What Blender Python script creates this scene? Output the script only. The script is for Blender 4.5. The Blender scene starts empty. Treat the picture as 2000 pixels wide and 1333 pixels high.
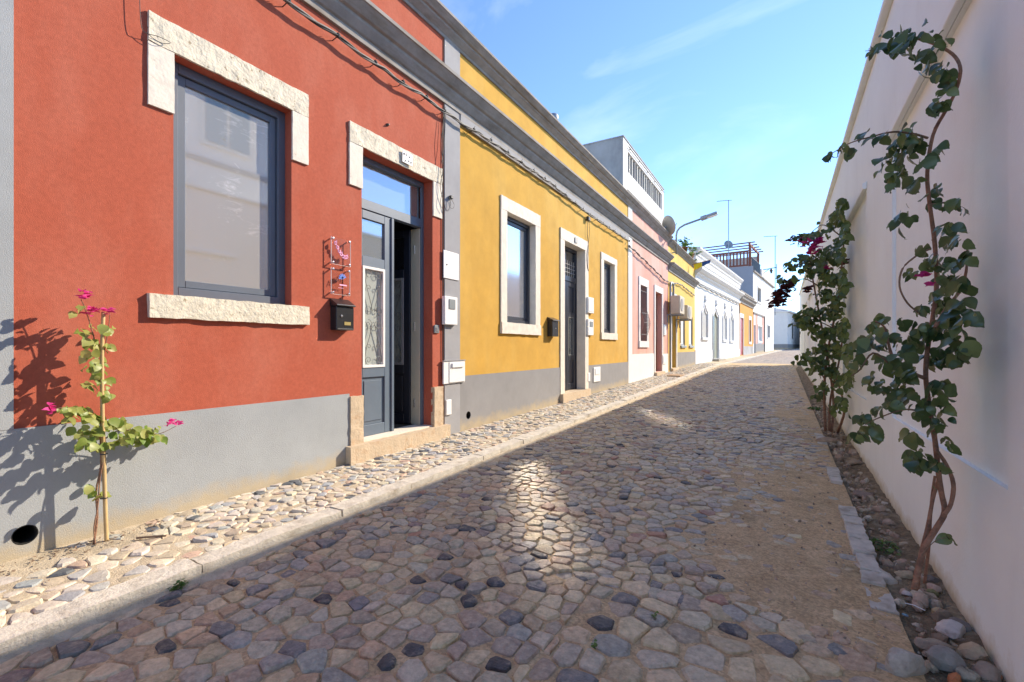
import bpy, bmesh, math, random
import numpy as np
from mathutils import Vector, Matrix, noise, Euler

RND = random.Random(11)
sc = bpy.context.scene
C = sc.collection
rad = math.radians

# ------------------------------------------------------------------ camera
CAMZ, FPX, HY = 1.10, 900.0, 680.0
TH = math.atan(530 / FPX)
cT, sT = math.cos(TH), math.sin(TH)
cam = bpy.data.cameras.new('camera')
cam.sensor_width = 36.0
cam.lens = FPX / 2000 * 36
cam.shift_y = (HY - 666.5) / 2000
cam.clip_start, cam.clip_end = 0.05, 5000
co = bpy.data.objects.new('camera', cam)
C.objects.link(co)
co.location = (0, 0, CAMZ)
co.rotation_euler = (rad(90), 0, TH)
sc.camera = co

# ------------------------------------------------------------------ light
SUN = Vector((1.0, 1.55, 1.15)).normalized()          # towards the sun
elev = math.asin(SUN.z)
azim = math.atan2(SUN.x, SUN.y)                        # clockwise from +Y
world = bpy.data.worlds.new('World')
sc.world = world
world.use_nodes = True
wt = world.node_tree
wt.nodes.clear()
wo = wt.nodes.new('ShaderNodeOutputWorld')
bg = wt.nodes.new('ShaderNodeBackground')
sky = wt.nodes.new('ShaderNodeTexSky')
sky.sky_type = 'NISHITA'
sky.sun_disc = False
sky.sun_elevation = elev
sky.sun_rotation = azim
sky.altitude = 2000
sky.air_density = 1.0
sky.dust_density = 0.1
sky.ozone_density = 8.0
bg.inputs['Strength'].default_value = 0.128
# faint cirrus, the same all over the sky
tc = wt.nodes.new('ShaderNodeTexCoord')
mp = wt.nodes.new('ShaderNodeMapping')
mp.inputs['Rotation'].default_value = (0.35, 0.5, 0.9)
mp.inputs['Scale'].default_value = (1.1, 5.5, 3.0)
nz = wt.nodes.new('ShaderNodeTexNoise')
nz.inputs['Scale'].default_value = 1.7
nz.inputs['Detail'].default_value = 7
nz.inputs['Roughness'].default_value = 0.55
nz.inputs['Distortion'].default_value = 0.6
cr = wt.nodes.new('ShaderNodeValToRGB')
cr.color_ramp.elements[0].position = 0.54
cr.color_ramp.elements[1].position = 0.86
cr.color_ramp.elements[0].color = (0, 0, 0, 1)
cr.color_ramp.elements[1].color = (0.16, 0.16, 0.16, 1)
mx = wt.nodes.new('ShaderNodeMixRGB')
mx.inputs['Color2'].default_value = (5.6, 6.2, 7.0, 1)
wt.links.new(tc.outputs['Generated'], mp.inputs['Vector'])
wt.links.new(mp.outputs['Vector'], nz.inputs['Vector'])
wt.links.new(nz.outputs['Fac'], cr.inputs['Fac'])
wt.links.new(cr.outputs['Color'], mx.inputs['Fac'])
wt.links.new(sky.outputs['Color'], mx.inputs['Color1'])
wt.links.new(mx.outputs['Color'], bg.inputs['Color'])
wt.links.new(bg.outputs['Background'], wo.inputs['Surface'])

sl = bpy.data.lights.new('sun', 'SUN')
sl.energy = 2.25
sl.angle = rad(0.55)
sl.color = (1.0, 0.95, 0.88)
so = bpy.data.objects.new('sun', sl)
C.objects.link(so)
so.location = (30, 38, 33)
so.rotation_euler = SUN.to_track_quat('Z', 'Y').to_euler()

vs = sc.view_settings
vs.view_transform = 'Standard'
vs.look = 'None'
vs.exposure = 1.74
vs.gamma = 1.0
vs.use_white_balance = True           # the camera's own white balance, set a little warm
vs.white_balance_temperature = 7700
vs.use_curve_mapping = False
sc.render.engine = 'CYCLES'
cy = sc.cycles
cy.use_denoising = True
cy.max_bounces = 6
cy.diffuse_bounces = 4
cy.glossy_bounces = 4
cy.transmission_bounces = 4
cy.transparent_max_bounces = 8
cy.caustics_reflective = True
cy.caustics_refractive = False
cy.blur_glossy = 0.0
cy.sample_clamp_indirect = 0.0
cy.use_guiding = True
cy.guiding_training_samples = 128
cy.use_adaptive_sampling = False


# ------------------------------------------------------------------ helpers
def at(px, py, X):
    """photo pixel -> point of the vertical plane x = X"""
    k = (px - 1000) / FPX
    Y = (X * cT + k * X * sT) / (k * cT - sT)
    d = -X * sT + Y * cT
    return Vector((X, Y, CAMZ + (HY - py) * d / FPX))


def atd(px, py, d):
    """photo pixel at optical depth d"""
    xr = (px - 1000) * d / FPX
    return Vector((xr * cT - d * sT, xr * sT + d * cT, CAMZ + (HY - py) * d / FPX))


def proj(p):
    d = -p[0] * sT + p[1] * cT
    if d < 0.05:
        return None
    return (1000 + FPX * (p[0] * cT + p[1] * sT) / d, HY - FPX * (p[2] - CAMZ) / d, d)


def fyz(px, py, X=-3.5):
    p = at(px, py, X)
    return p.y, p.z


def sstep(a, b, x):
    t = min(1, max(0, (x - a) / (b - a)))
    return t * t * (3 - 2 * t)


def N(x, y, z=0.0):
    return noise.noise(Vector((x, y, z)))


def tag(o, label=None, cat=None, group=None, kind=None):
    if label: o['label'] = label
    if cat: o['category'] = cat
    if group: o['group'] = group
    if kind: o['kind'] = kind
    return o


def thing(name, label, cat, loc, group=None):
    o = bpy.data.objects.new(name, None)
    o.empty_display_size = 0.1
    o.location = loc
    C.objects.link(o)
    return tag(o, label, cat, group)


def keep(o, parent):
    o.parent = parent
    o.matrix_parent_inverse = root_world(parent).inverted()


def root_world(o):
    m = o.matrix_basis.copy()
    return root_world(o.parent) @ o.matrix_parent_inverse @ m if o.parent else m


class MB:
    def __init__(self, T=None):
        self.v, self.f, self.T, self.c = [], [], T, None

    def add(self, vs_, fs_):
        b = len(self.v)
        self.v += [tuple(p) for p in vs_]
        self.f += [tuple(i + b for i in q) for q in fs_]
        return self

    def quad(self, *p):
        return self.add(p, [tuple(range(len(p)))])

    def box(self, x0, x1, y0, y1, z0, z1):
        return self.add([(x0, y0, z0), (x1, y0, z0), (x1, y1, z0), (x0, y1, z0), (x0, y0, z1), (x1, y0, z1), (x1, y1, z1), (x0, y1, z1)],
                        [(0, 3, 2, 1), (4, 5, 6, 7), (0, 1, 5, 4), (1, 2, 6, 5), (2, 3, 7, 6), (3, 0, 4, 7)])

    def obox(self, c, ax, ay, az):
        c, ax, ay, az = map(Vector, (c, ax, ay, az))
        vv = [c + ax * i + ay * j + az * k for k in (-1, 1) for j in (-1, 1) for i in (-1, 1)]
        return self.add(vv, [(0, 2, 3, 1), (4, 5, 7, 6), (0, 1, 5, 4), (1, 3, 7, 5), (3, 2, 6, 7), (2, 0, 4, 6)])

    def tube(self, pts, r, n=6):
        pts = [Vector(p) for p in pts]
        m = len(pts)
        rs = r if isinstance(r, (list, tuple)) else [r] * m
        vv, ff = [], []
        up = Vector((0.13, 0.21, 0.97))
        for i, p in enumerate(pts):
            t = (pts[min(i + 1, m - 1)] - pts[max(i - 1, 0)])
            if t.length < 1e-9: t = Vector((0, 0, 1))
            t.normalize()
            if abs(t.dot(up)) > 0.95: up = Vector((0.9, 0.3, 0.1))
            a = t.cross(up).normalized()
            b = t.cross(a)
            for k in range(n):
                w = 2 * math.pi * k / n
                vv.append(p + a * (math.cos(w) * rs[i]) + b * (math.sin(w) * rs[i]))
        for i in range(m - 1):
            for k in range(n):
                k2 = (k + 1) % n
                ff.append((i * n + k, i * n + k2, (i + 1) * n + k2, (i + 1) * n + k))
        ff.append(tuple(range(n - 1, -1, -1)))
        ff.append(tuple((m - 1) * n + k for k in range(n)))
        return self.add(vv, ff)

    def extr(self, prof, y0, y1):
        """profile of (x, z), extruded along y"""
        n = len(prof)
        vv = [(p[0], y0, p[1]) for p in prof] + [(p[0], y1, p[1]) for p in prof]
        ff = [(i, (i + 1) % n, n + (i + 1) % n, n + i) for i in range(n)]
        ff += [tuple(range(n - 1, -1, -1)), tuple(range(n, 2 * n))]
        return self.add(vv, ff)

    def prism(self, poly, x0, x1):
        """polygon of (y, z), extruded along x"""
        n = len(poly)
        vv = [(x0, p[0], p[1]) for p in poly] + [(x1, p[0], p[1]) for p in poly]
        ff = [(i, (i + 1) % n, n + (i + 1) % n, n + i) for i in range(n)]
        ff += [tuple(range(n - 1, -1, -1)), tuple(range(n, 2 * n))]
        return self.add(vv, ff)

    def lathe(self, c, axis, prof, n=16):
        c, axis = Vector(c), Vector(axis).normalized()
        a = axis.orthogonal().normalized()
        b = axis.cross(a)
        vv = []
        for r, h in prof:
            for k in range(n):
                w = 2 * math.pi * k / n
                vv.append(c + axis * h + (a * math.cos(w) + b * math.sin(w)) * r)
        ff = [(i * n + k, i * n + (k + 1) % n, (i + 1) * n + (k + 1) % n, (i + 1) * n + k) for i in range(len(prof) - 1) for k in range(n)]
        ff += [tuple(range(n - 1, -1, -1)), tuple((len(prof) - 1) * n + k for k in range(n))]
        return self.add(vv, ff)

    def block(self, x0, x1, y0, y1, z0, z1, cell=0.04, amp=0.006, seed=0.0, freq=14):
        """rough stone block: a box cut into cells with noisy surface"""
        nx, ny, nz_ = [max(1, min(40, round((b - a) / cell))) for a, b in ((x0, x1), (y0, y1), (z0, z1))]
        idx, vv, ff = {}, [], []

        def vid(i, j, k):
            key = (i, j, k)
            if key not in idx:
                p = Vector((x0 + (x1 - x0) * i / nx, y0 + (y1 - y0) * j / ny, z0 + (z1 - z0) * k / nz_))
                q = p * freq + Vector((seed, seed * 1.7, 0))
                d = Vector((N(q.x, q.y, q.z), N(q.x + 31, q.y, q.z), N(q.x, q.y + 57, q.z))) * amp
                q2 = p * freq * 3.1
                d += Vector((N(q2.x, q2.y, q2.z + seed), N(q2.x + 9, q2.y, q2.z), N(q2.x, q2.y + 5, q2.z))) * amp * 0.5
                idx[key] = len(vv)
                vv.append(p + d)
            return idx[key]
        for i in range(nx):
            for j in range(ny):
                ff.append((vid(i, j, 0), vid(i, j + 1, 0), vid(i + 1, j + 1, 0), vid(i + 1, j, 0)))
                ff.append((vid(i, j, nz_), vid(i + 1, j, nz_), vid(i + 1, j + 1, nz_), vid(i, j + 1, nz_)))
            for k in range(nz_):
                ff.append((vid(i, 0, k), vid(i + 1, 0, k), vid(i + 1, 0, k + 1), vid(i, 0, k + 1)))
                ff.append((vid(i, ny, k), vid(i, ny, k + 1), vid(i + 1, ny, k + 1), vid(i + 1, ny, k)))
        for j in range(ny):
            for k in range(nz_):
                ff.append((vid(0, j, k), vid(0, j, k + 1), vid(0, j + 1, k + 1), vid(0, j + 1, k)))
                ff.append((vid(nx, j, k), vid(nx, j + 1, k), vid(nx, j + 1, k + 1), vid(nx, j, k + 1)))
        return self.add(vv, ff)

    def build(self, name, m, parent=None, smooth=False, bevel=0.0, label=None, kind=None, sharp=0.0):
        me = bpy.data.meshes.new(name)
        vv = [tuple(self.T(p)) for p in self.v] if self.T else self.v
        me.from_pydata(vv, [], self.f)
        if bevel:
            bm = bmesh.new()
            bm.from_mesh(me)
            es = [e for e in bm.edges if len(e.link_faces) == 2 and e.calc_face_angle(0) > 0.5]
            bmesh.ops.bevel(bm, geom=es, offset=bevel, segments=1, affect='EDGES', clamp_overlap=True)
            bm.to_mesh(me)
            bm.free()
        me.materials.append(m)
        if self.c is not None:
            ca = me.color_attributes.new('tint', 'FLOAT_COLOR', 'POINT')
            ca.data.foreach_set('color', np.asarray(self.c, dtype=np.float32).ravel())
        if smooth:
            me.polygons.foreach_set('use_smooth', [True] * len(me.polygons))
            if sharp: me.set_sharp_from_angle(angle=sharp)
        me.update()
        o = bpy.data.objects.new(name, me)
        C.objects.link(o)
        if parent is not None:
            keep(o, parent)
        return tag(o, label, kind=kind)


# ------------------------------------------------------------------ materials
def newmat(name):
    m = bpy.data.materials.new(name)
    m.use_nodes = True
    nt = m.node_tree
    return m, nt, nt.nodes['Principled BSDF']


def nd(nt, t, **kw):
    n = nt.nodes.new(t)
    for k, v in kw.items():
        if k in n.inputs: n.inputs[k].default_value = v
        else: setattr(n, k, v)
    return n


def mat(name, col, rough=0.8, var=0.15, vs_=2.0, col2=None, c2s=1.3, c2r=(0.45, 0.7), bump=0.0, bs=200.0, bd=0.004,
        spec=0.5, metal=0.0, tint=False, coat=0.0, stretch=None, base_dirt=None):
    """procedural material: base colour with mottling, optional patches of a second colour, fine relief"""
    m, nt, p = newmat(name)
    L = nt.links.new
    geo = nd(nt, 'ShaderNodeNewGeometry')
    vec = geo.outputs['Position']
    if tint:
        at_ = nd(nt, 'ShaderNodeAttribute', attribute_name='tint')
        base = at_.outputs['Color']
    else:
        rgb = nd(nt, 'ShaderNodeRGB')
        rgb.outputs[0].default_value = (*col, 1)
        base = rgb.outputs[0]
    if col2:
        n2 = nd(nt, 'ShaderNodeTexNoise', Scale=c2s, Detail=5.0, Roughness=0.6)
        v2 = vec
        if stretch:
            mp_ = nd(nt, 'ShaderNodeMapping')
            mp_.inputs['Scale'].default_value = stretch
            L(vec, mp_.inputs['Vector'])
            v2 = mp_.outputs['Vector']
        L(v2, n2.inputs['Vector'])
        r2 = nd(nt, 'ShaderNodeMapRange')
        r2.inputs['From Min'].default_value, r2.inputs['From Max'].default_value = c2r
        L(n2.outputs['Fac'], r2.inputs['Value'])
        mix = nd(nt, 'ShaderNodeMixRGB')
        mix.inputs['Color2'].default_value = (*col2, 1)
        L(r2.outputs['Result'], mix.inputs['Fac'])
        L(base, mix.inputs['Color1'])
        base = mix.outputs['Color']
    if base_dirt:
        # splash dirt with a ragged upper edge: (colour, z at y=0, slope, height)
        dc, z0, slope, h = base_dirt
        sx = nd(nt, 'ShaderNodeSeparateXYZ')
        L(vec, sx.inputs[0])
        my = nd(nt, 'ShaderNodeMath', operation='MULTIPLY')
        my.inputs[1].default_value = slope
        L(sx.outputs['Y'], my.inputs[0])
        sb = nd(nt, 'ShaderNodeMath', operation='SUBTRACT')
        L(sx.outputs['Z'], sb.inputs[0]); L(my.outputs[0], sb.inputs[1])
        nn = nd(nt, 'ShaderNodeTexNoise', Scale=7.0, Detail=6.0, Roughness=0.7)
        L(vec, nn.inputs['Vector'])
        ma = nd(nt, 'ShaderNodeMath', operation='MULTIPLY_ADD')
        ma.inputs[1].default_value = -h * 2.4
        L(nn.outputs['Fac'], ma.inputs[0]); L(sb.outputs[0], ma.inputs[2])
        mr = nd(nt, 'ShaderNodeMapRange')
        mr.inputs['From Min'].default_value = z0 - h * 1.4
        mr.inputs['From Max'].default_value = z0 - h * 0.3
        mr.inputs['To Min'].default_value, mr.inputs['To Max'].default_value = 0.75, 0.0
        L(ma.outputs[0], mr.inputs['Value'])
        mixd = nd(nt, 'ShaderNodeMixRGB')
        mixd.inputs['Color2'].default_value = (*dc, 1)
        L(mr.outputs['Result'], mixd.inputs['Fac']); L(base, mixd.inputs['Color1'])
        base = mixd.outputs['Color']
    if var:
        n1 = nd(nt, 'ShaderNodeTexNoise', Scale=vs_, Detail=8.0, Roughness=0.65)
        L(vec, n1.inputs['Vector'])
        r1 = nd(nt, 'ShaderNodeMapRange')
        r1.inputs['From Min'].default_value, r1.inputs['From Max'].default_value = 0.25, 0.75
        r1.inputs['To Min'].default_value, r1.inputs['To Max'].default_value = 1 - var, 1 + var
        L(n1.outputs['Fac'], r1.inputs['Value'])
        vm = nd(nt, 'ShaderNodeVectorMath', operation='SCALE')
        L(base, vm.inputs[0])
        L(r1.outputs['Result'], vm.inputs['Scale'])
        base = vm.outputs[0]
    L(base, p.inputs['Base Color'])
    if bump:
        nb = nd(nt, 'ShaderNodeTexNoise', Scale=bs, Detail=4.0, Roughness=0.6)
        L(vec, nb.inputs['Vector'])
        bu = nd(nt, 'ShaderNodeBump', Strength=bump, Distance=bd)
        L(nb.outputs['Fac'], bu.inputs['Height'])
        L(bu.outputs['Normal'], p.inputs['Normal'])
    p.inputs['Roughness'].default_value = rough
    p.inputs['Specular IOR Level'].default_value = spec
    p.inputs['Metallic'].default_value = metal
    p.inputs['Coat Weight'].default_value = coat
    return m


def glassmat(name, dif, fac, rough, smudge=None):
    """a pane: some of the light mirrored, the rest falls on what hangs behind it"""
    m, nt, p = newmat(name)
    L = nt.links.new
    out = nt.nodes['Material Output']
    nt.nodes.remove(p)
    d = nd(nt, 'ShaderNodeBsdfDiffuse')
    d.inputs['Color'].default_value = (*dif, 1)
    g = nd(nt, 'ShaderNodeBsdfGlossy')
    g.inputs['Roughness'].default_value = rough
    g.inputs['Color'].default_value = (0.97, 0.98, 1.0, 1)
    mx_ = nd(nt, 'ShaderNodeMixShader')
    mx_.inputs[0].default_value = fac
    L(d.outputs[0], mx_.inputs[1])
    L(g.outputs[0], mx_.inputs[2])
    if smudge:
        geo = nd(nt, 'ShaderNodeNewGeometry')
        mp_ = nd(nt, 'ShaderNodeMapping')
        mp_.inputs['Rotation'].default_value = (0.7, 0, 0)
        mp_.inputs['Scale'].default_value = (1, 2.2, 7.0)
        L(geo.outputs['Position'], mp_.inputs['Vector'])
        n = nd(nt, 'ShaderNodeTexNoise', Scale=3.2, Detail=9.0, Roughness=0.72, Distortion=1.2)
        L(mp_.outputs['Vector'], n.inputs['Vector'])
        n2 = nd(nt, 'ShaderNodeTexNoise', Scale=2.2, Detail=2.0)
        L(geo.outputs['Position'], n2.inputs['Vector'])
        mu = nd(nt, 'ShaderNodeMath', operation='MULTIPLY')
        L(n.outputs['Fac'], mu.inputs[0]); L(n2.outputs['Fac'], mu.inputs[1])
        r = nd(nt, 'ShaderNodeMapRange')
        r.inputs['From Min'].default_value, r.inputs['From Max'].default_value = 0.30, 0.48
        L(mu.outputs[0], r.inputs['Value'])
        mc = nd(nt, 'ShaderNodeMixRGB')
        mc.inputs['Color1'].default_value = (*dif, 1)
        mc.inputs['Color2'].default_value = (*smudge, 1)
        L(r.outputs['Result'], mc.inputs['Fac'])
        L(mc.outputs['Color'], d.inputs['Color'])
    L(mx_.outputs[0], out.inputs['Surface'])
    return m


def leafmat(name, c1, c2, tr=0.35, rough=0.35):
    m, nt, p = newmat(name)
    L = nt.links.new
    out = nt.nodes['Material Output']
    oi = nd(nt, 'ShaderNodeObjectInfo')
    geo = nd(nt, 'ShaderNodeNewGeometry')
    n = nd(nt, 'ShaderNodeTexNoise', Scale=35.0, Detail=3.0)
    L(geo.outputs['Position'], n.inputs['Vector'])
    wn = nd(nt, 'ShaderNodeTexWhiteNoise', noise_dimensions='1D')
    ad = nd(nt, 'ShaderNodeMath', operation='ADD')
    L(oi.outputs['Random'], ad.inputs[0])
    L(geo.outputs['Random Per Island'], ad.inputs[1])
    L(ad.outputs[0], wn.inputs['W'])
    av = nd(nt, 'ShaderNodeMath', operation='MULTIPLY_ADD')
    av.inputs[1].default_value = 0.45
    L(n.outputs['Fac'], av.inputs[0]); 
    hf = nd(nt, 'ShaderNodeMath', operation='MULTIPLY_ADD')
    hf.inputs[1].default_value = 0.9; hf.inputs[2].default_value = -0.18
    L(wn.outputs['Value'], hf.inputs[0])
    L(hf.outputs[0], av.inputs[2])
    mc = nd(nt, 'ShaderNodeMixRGB')
    mc.use_clamp = True
    mc.inputs['Color1'].default_value = (*c1, 1)
    mc.inputs['Color2'].default_value = (*c2, 1)
    L(av.outputs[0], mc.inputs['Fac'])
    L(mc.outputs['Color'], p.inputs['Base Color'])
    p.inputs['Roughness'].default_value = rough
    t = nd(nt, 'ShaderNodeBsdfTranslucent')
    L(mc.outputs['Color'], t.inputs['Color'])
    ms = nd(nt, 'ShaderNodeMixShader')
    ms.inputs[0].default_value = tr
    L(p.outputs[0], ms.inputs[1]); L(t.outputs[0], ms.inputs[2])
    L(ms.outputs[0], out.inputs['Surface'])
    return m


DIRT = (0.46, 0.36, 0.22)
M = {}
M['red'] = mat('red_render', (0.425, 0.100, 0.058), 0.9, 0.15, 45.0, col2=(0.47, 0.145, 0.095), c2s=3.5, c2r=(0.45, 0.9), stretch=(1, 1, 0.45), bump=0.45, bs=190, bd=0.006, spec=0.25)
M['plinth_pale'] = mat('pale_grey_render', (0.335, 0.355, 0.365), 0.9, 0.10, 2.5, bump=0.5, bs=190, bd=0.006, spec=0.25, base_dirt=(DIRT, 0.02, 0.0165, 0.10))
M['plinth_grey'] = mat('grey_plinth', (0.26, 0.255, 0.255), 0.9, 0.10, 3.0, bump=0.4, bs=120, bd=0.003, spec=0.25, base_dirt=(DIRT, 0.02, 0.0165, 0.12))
M['grey'] = mat('grey_render', (0.32, 0.318, 0.325), 0.9, 0.10, 4.0, bump=0.3, bs=90, bd=0.003, spec=0.25)
M['cornice'] = mat('weathered_cornice', (0.30, 0.28, 0.26), 0.9, 0.22, 5.0, col2=(0.20, 0.165, 0.13), c2s=3.0, c2r=(0.48, 0.75), stretch=(3, 0.6, 3), bump=0.4, bs=60, bd=0.004, spec=0.2)
M['yellow'] = mat('yellow_render', (0.57, 0.322, 0.066), 0.9, 0.13, 3.0, col2=(0.61, 0.39, 0.116), c2s=1.1, c2r=(0.45, 0.75), stretch=(1, 1, 0.35), bump=0.7, bs=140, bd=0.004, spec=0.2)
M['pale_yellow'] = mat('pale_yellow_render', (0.70, 0.46, 0.13), 0.9, 0.10, 2.4, bump=0.4, bs=100, spec=0.2)
M['orange'] = mat('orange_render', (0.66, 0.32, 0.09), 0.9, 0.16, 1.6, bump=0.4, bs=100, spec=0.2)
M['pink'] = mat('pink_render', (0.66, 0.34, 0.275), 0.9, 0.12, 2.0, col2=(0.68, 0.43, 0.37), c2s=1.4, stretch=(1, 1, 0.3), bump=0.4, bs=100, spec=0.2)
M['white'] = mat('white_render', (0.74, 0.735, 0.72), 0.9, 0.05, 2.0, bump=0.3, bs=90, bd=0.003, spec=0.2, col2=(0.62, 0.60, 0.57), c2s=0.8, c2r=(0.6, 0.9), stretch=(1, 1, 0.25))
M['white_trim'] = mat('white_trim', (0.70, 0.69, 0.67), 0.85, 0.06, 5.0, bump=0.3, bs=60, spec=0.2)
M['wall_white'] = mat('white_wall', (0.83, 0.88, 0.86), 0.88, 0.05, 1.3, bump=0.35, bs=70, bd=0.003, spec=0.25, col2=(0.77, 0.81, 0.79), c2s=4.0, c2r=(0.55, 0.9), stretch=(1, 1.6, 0.3), base_dirt=((0.50, 0.41, 0.22), -0.10, 0.0165, 0.09))
M['concrete'] = mat('raw_concrete', (0.40, 0.40, 0.40), 0.9, 0.25, 1.5, col2=(0.26, 0.255, 0.25), c2s=1.5, stretch=(1, 1, 0.2), bump=0.4, bs=60, spec=0.2)
M['bluegrey'] = mat('blue_grey_render', (0.30, 0.325, 0.38), 0.9, 0.06, 1.5, spec=0.2)
M['stone'] = mat('limestone', (0.66, 0.60, 0.48), 0.85, 0.16, 16.0, col2=(0.34, 0.27, 0.18), c2s=30.0, c2r=(0.60, 0.68), bump=0.7, bs=38, bd=0.012, spec=0.25)
M['stone_smooth'] = mat('dressed_limestone', (0.70, 0.64, 0.55), 0.8, 0.10, 10.0, col2=(0.45, 0.36, 0.27), c2s=26.0, c2r=(0.64, 0.80), bump=0.5, bs=45, bd=0.006, spec=0.3)
M['stone_tan'] = mat('tan_limestone', (0.56, 0.44, 0.31), 0.85, 0.16, 14.0, col2=(0.40, 0.26, 0.16), c2s=14.0, c2r=(0.5, 0.75), bump=0.7, bs=50, bd=0.008, spec=0.25)
M['kerb'] = mat('kerb_stone', (0.56, 0.515, 0.44), 0.8, 0.20, 14.0, col2=(0.33, 0.28, 0.22), c2s=9.0, c2r=(0.5, 0.75), bump=0.7, bs=60, bd=0.008, spec=0.3)
M['frame'] = mat('grey_blue_metal', (0.105, 0.130, 0.165), 0.38, 0.05, 6.0, spec=0.6)
M['frame_dark'] = mat('dark_grey_metal', (0.035, 0.042, 0.058), 0.35, 0.05, 6.0, spec=0.6)
M['door_blue'] = mat('slate_blue_paint', (0.115, 0.155, 0.20), 0.45, 0.08, 4.0, spec=0.5, bump=0.1, bs=30)
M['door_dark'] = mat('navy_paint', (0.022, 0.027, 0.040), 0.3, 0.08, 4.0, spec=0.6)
M['black'] = mat('black_enamel', (0.018, 0.018, 0.020), 0.28, 0.1, 20.0, spec=0.6)
M['void'] = mat('dark_hollow', (0.012, 0.011, 0.010), 0.9, 0.1, 20.0)
M['interior'] = mat('darkened_interior', (0.10, 0.085, 0.07), 0.9, 0.1, 4.0)  # walls coloured dark to carry the hallway's dimness
M['plastic'] = mat('white_plastic', (0.78, 0.77, 0.74), 0.5, 0.03, 8.0, spec=0.4)
M['plastic_grey'] = mat('grey_plastic', (0.24, 0.26, 0.26), 0.35, 0.05, 8.0)
M['cream'] = mat('cream_paint', (0.55, 0.48, 0.36), 0.6, 0.06, 6.0)
M['brass'] = mat('brass', (0.62, 0.48, 0.20), 0.35, 0.1, 30.0, metal=0.8)
M['chrome'] = mat('chrome', (0.72, 0.72, 0.72), 0.2, 0.05, 30.0, metal=1.0)
M['iron'] = mat('wrought_iron', (0.055, 0.055, 0.055), 0.5, 0.2, 30.0, spec=0.5)
M['iron_pale'] = mat('greyed_iron', (0.16, 0.165, 0.155), 0.5, 0.2, 30.0, spec=0.5)
M['cable'] = mat('grey_cable', (0.20, 0.19, 0.175), 0.6, 0.2, 60.0)
M['cable_dark'] = mat('black_cable', (0.03, 0.03, 0.03), 0.5, 0.2, 60.0)
M['galv'] = mat('galvanised_steel', (0.26, 0.29, 0.32), 0.45, 0.1, 20.0, metal=0.4)
M['dish'] = mat('weathered_dish', (0.42, 0.38, 0.32), 0.6, 0.15, 4.0)
M['brown_wood'] = mat('red_brown_timber', (0.20, 0.065, 0.045), 0.7, 0.2, 8.0)
M['wood'] = mat('brown_door_wood', (0.23, 0.075, 0.03), 0.5, 0.2, 8.0)
M['tan_door'] = mat('tan_door', (0.42, 0.27, 0.15), 0.6, 0.1, 6.0)
M['red_door'] = mat('crimson_paint', (0.36, 0.010, 0.022), 0.4, 0.06, 8.0)
M['olive'] = mat('olive_paint', (0.24, 0.24, 0.165), 0.6, 0.06, 8.0)
M['shutter'] = mat('pale_grey_shutter', (0.42, 0.42, 0.40), 0.7, 0.06, 8.0)
M['bluepane'] = mat('blue_shutter', (0.11, 0.27, 0.38), 0.5, 0.1, 8.0)
M['pink_ink'] = mat('pink_print', (0.85, 0.42, 0.62), 0.5, 0.02, 8.0)
M['blue_ink'] = mat('blue_print', (0.08, 0.20, 0.62), 0.5, 0.1, 60.0)
M['dark_ink'] = mat('dark_print', (0.03, 0.03, 0.05), 0.5, 0.02, 8.0)
M['flag_yellow'] = mat('yellow_cloth', (0.78, 0.56, 0.02), 0.8, 0.1, 8.0)
M['flag_blue'] = mat('blue_cloth', (0.015, 0.07, 0.22), 0.8, 0.1, 8.0)
M['terracotta'] = mat('terracotta', (0.42, 0.15, 0.07), 0.8, 0.15, 8.0)
M['stone_tint'] = mat('cobble', (1, 1, 1), 0.56, 0.42, 34.0, tint=True, bump=0.8, bs=48, bd=0.014, spec=0.45, col2=(0.47, 0.37, 0.25), c2s=17.0, c2r=(0.50, 0.86))
M['pave_tint'] = mat('paving_stone', (1, 1, 1), 0.6, 0.22, 30.0, tint=True, bump=0.5, bs=60, bd=0.008, spec=0.35)
M['rock'] = mat('field_rock', (1, 1, 1), 0.85, 0.28, 18.0, tint=True, bump=0.8, bs=40, bd=0.012, spec=0.25, col2=(0.20, 0.17, 0.13), c2s=12.0, c2r=(0.56, 0.75))
M['soil'] = mat('dark_soil', (0.25, 0.185, 0.115), 0.95, 0.45, 26.0, col2=(0.44, 0.34, 0.22), c2s=10.0, bump=1.0, bs=55, bd=0.03, spec=0.15)
M['pave_sand'] = mat('sandy_mortar', (0.52, 0.43, 0.31), 0.95, 0.22, 20.0, col2=(0.38, 0.31, 0.22), c2s=8.0, bump=0.8, bs=120, bd=0.008, spec=0.15)
M['bark'] = mat('vine_bark', (0.30, 0.155, 0.095), 0.8, 0.3, 40.0, col2=(0.16, 0.085, 0.055), c2s=30.0, bump=0.9, bs=70, bd=0.01)
M['cane'] = mat('bamboo_cane', (0.52, 0.36, 0.17), 0.6, 0.2, 20.0)
M['twig'] = mat('twig', (0.19, 0.12, 0.075), 0.8, 0.2, 40.0)
M['leaf_dark'] = leafmat('vine_leaf', (0.034, 0.074, 0.028), (0.150, 0.205, 0.066), 0.32, 0.30)
M['leaf_mid'] = leafmat('young_vine_leaf', (0.040, 0.080, 0.022), (0.165, 0.220, 0.060), 0.35, 0.38)
M['leaf_lime'] = leafmat('lime_leaf', (0.14, 0.25, 0.030), (0.46, 0.46, 0.15), 0.45, 0.42)
M['leaf_weed'] = leafmat('weed_leaf', (0.06, 0.13, 0.03), (0.15, 0.25, 0.05), 0.35, 0.5)
M['bract'] = leafmat('magenta_bract', (0.55, 0.018, 0.17), (0.82, 0.09, 0.36), 0.45, 0.6)
M['bract_dark'] = leafmat('withered_bract', (0.06, 0.010, 0.018), (0.15, 0.03, 0.035), 0.3, 0.7)
M['pane_red'] = glassmat('dusty_window_glass', (0.35, 0.34, 0.315), 0.42, 0.03, smudge=(0.66, 0.65, 0.62))
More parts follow.
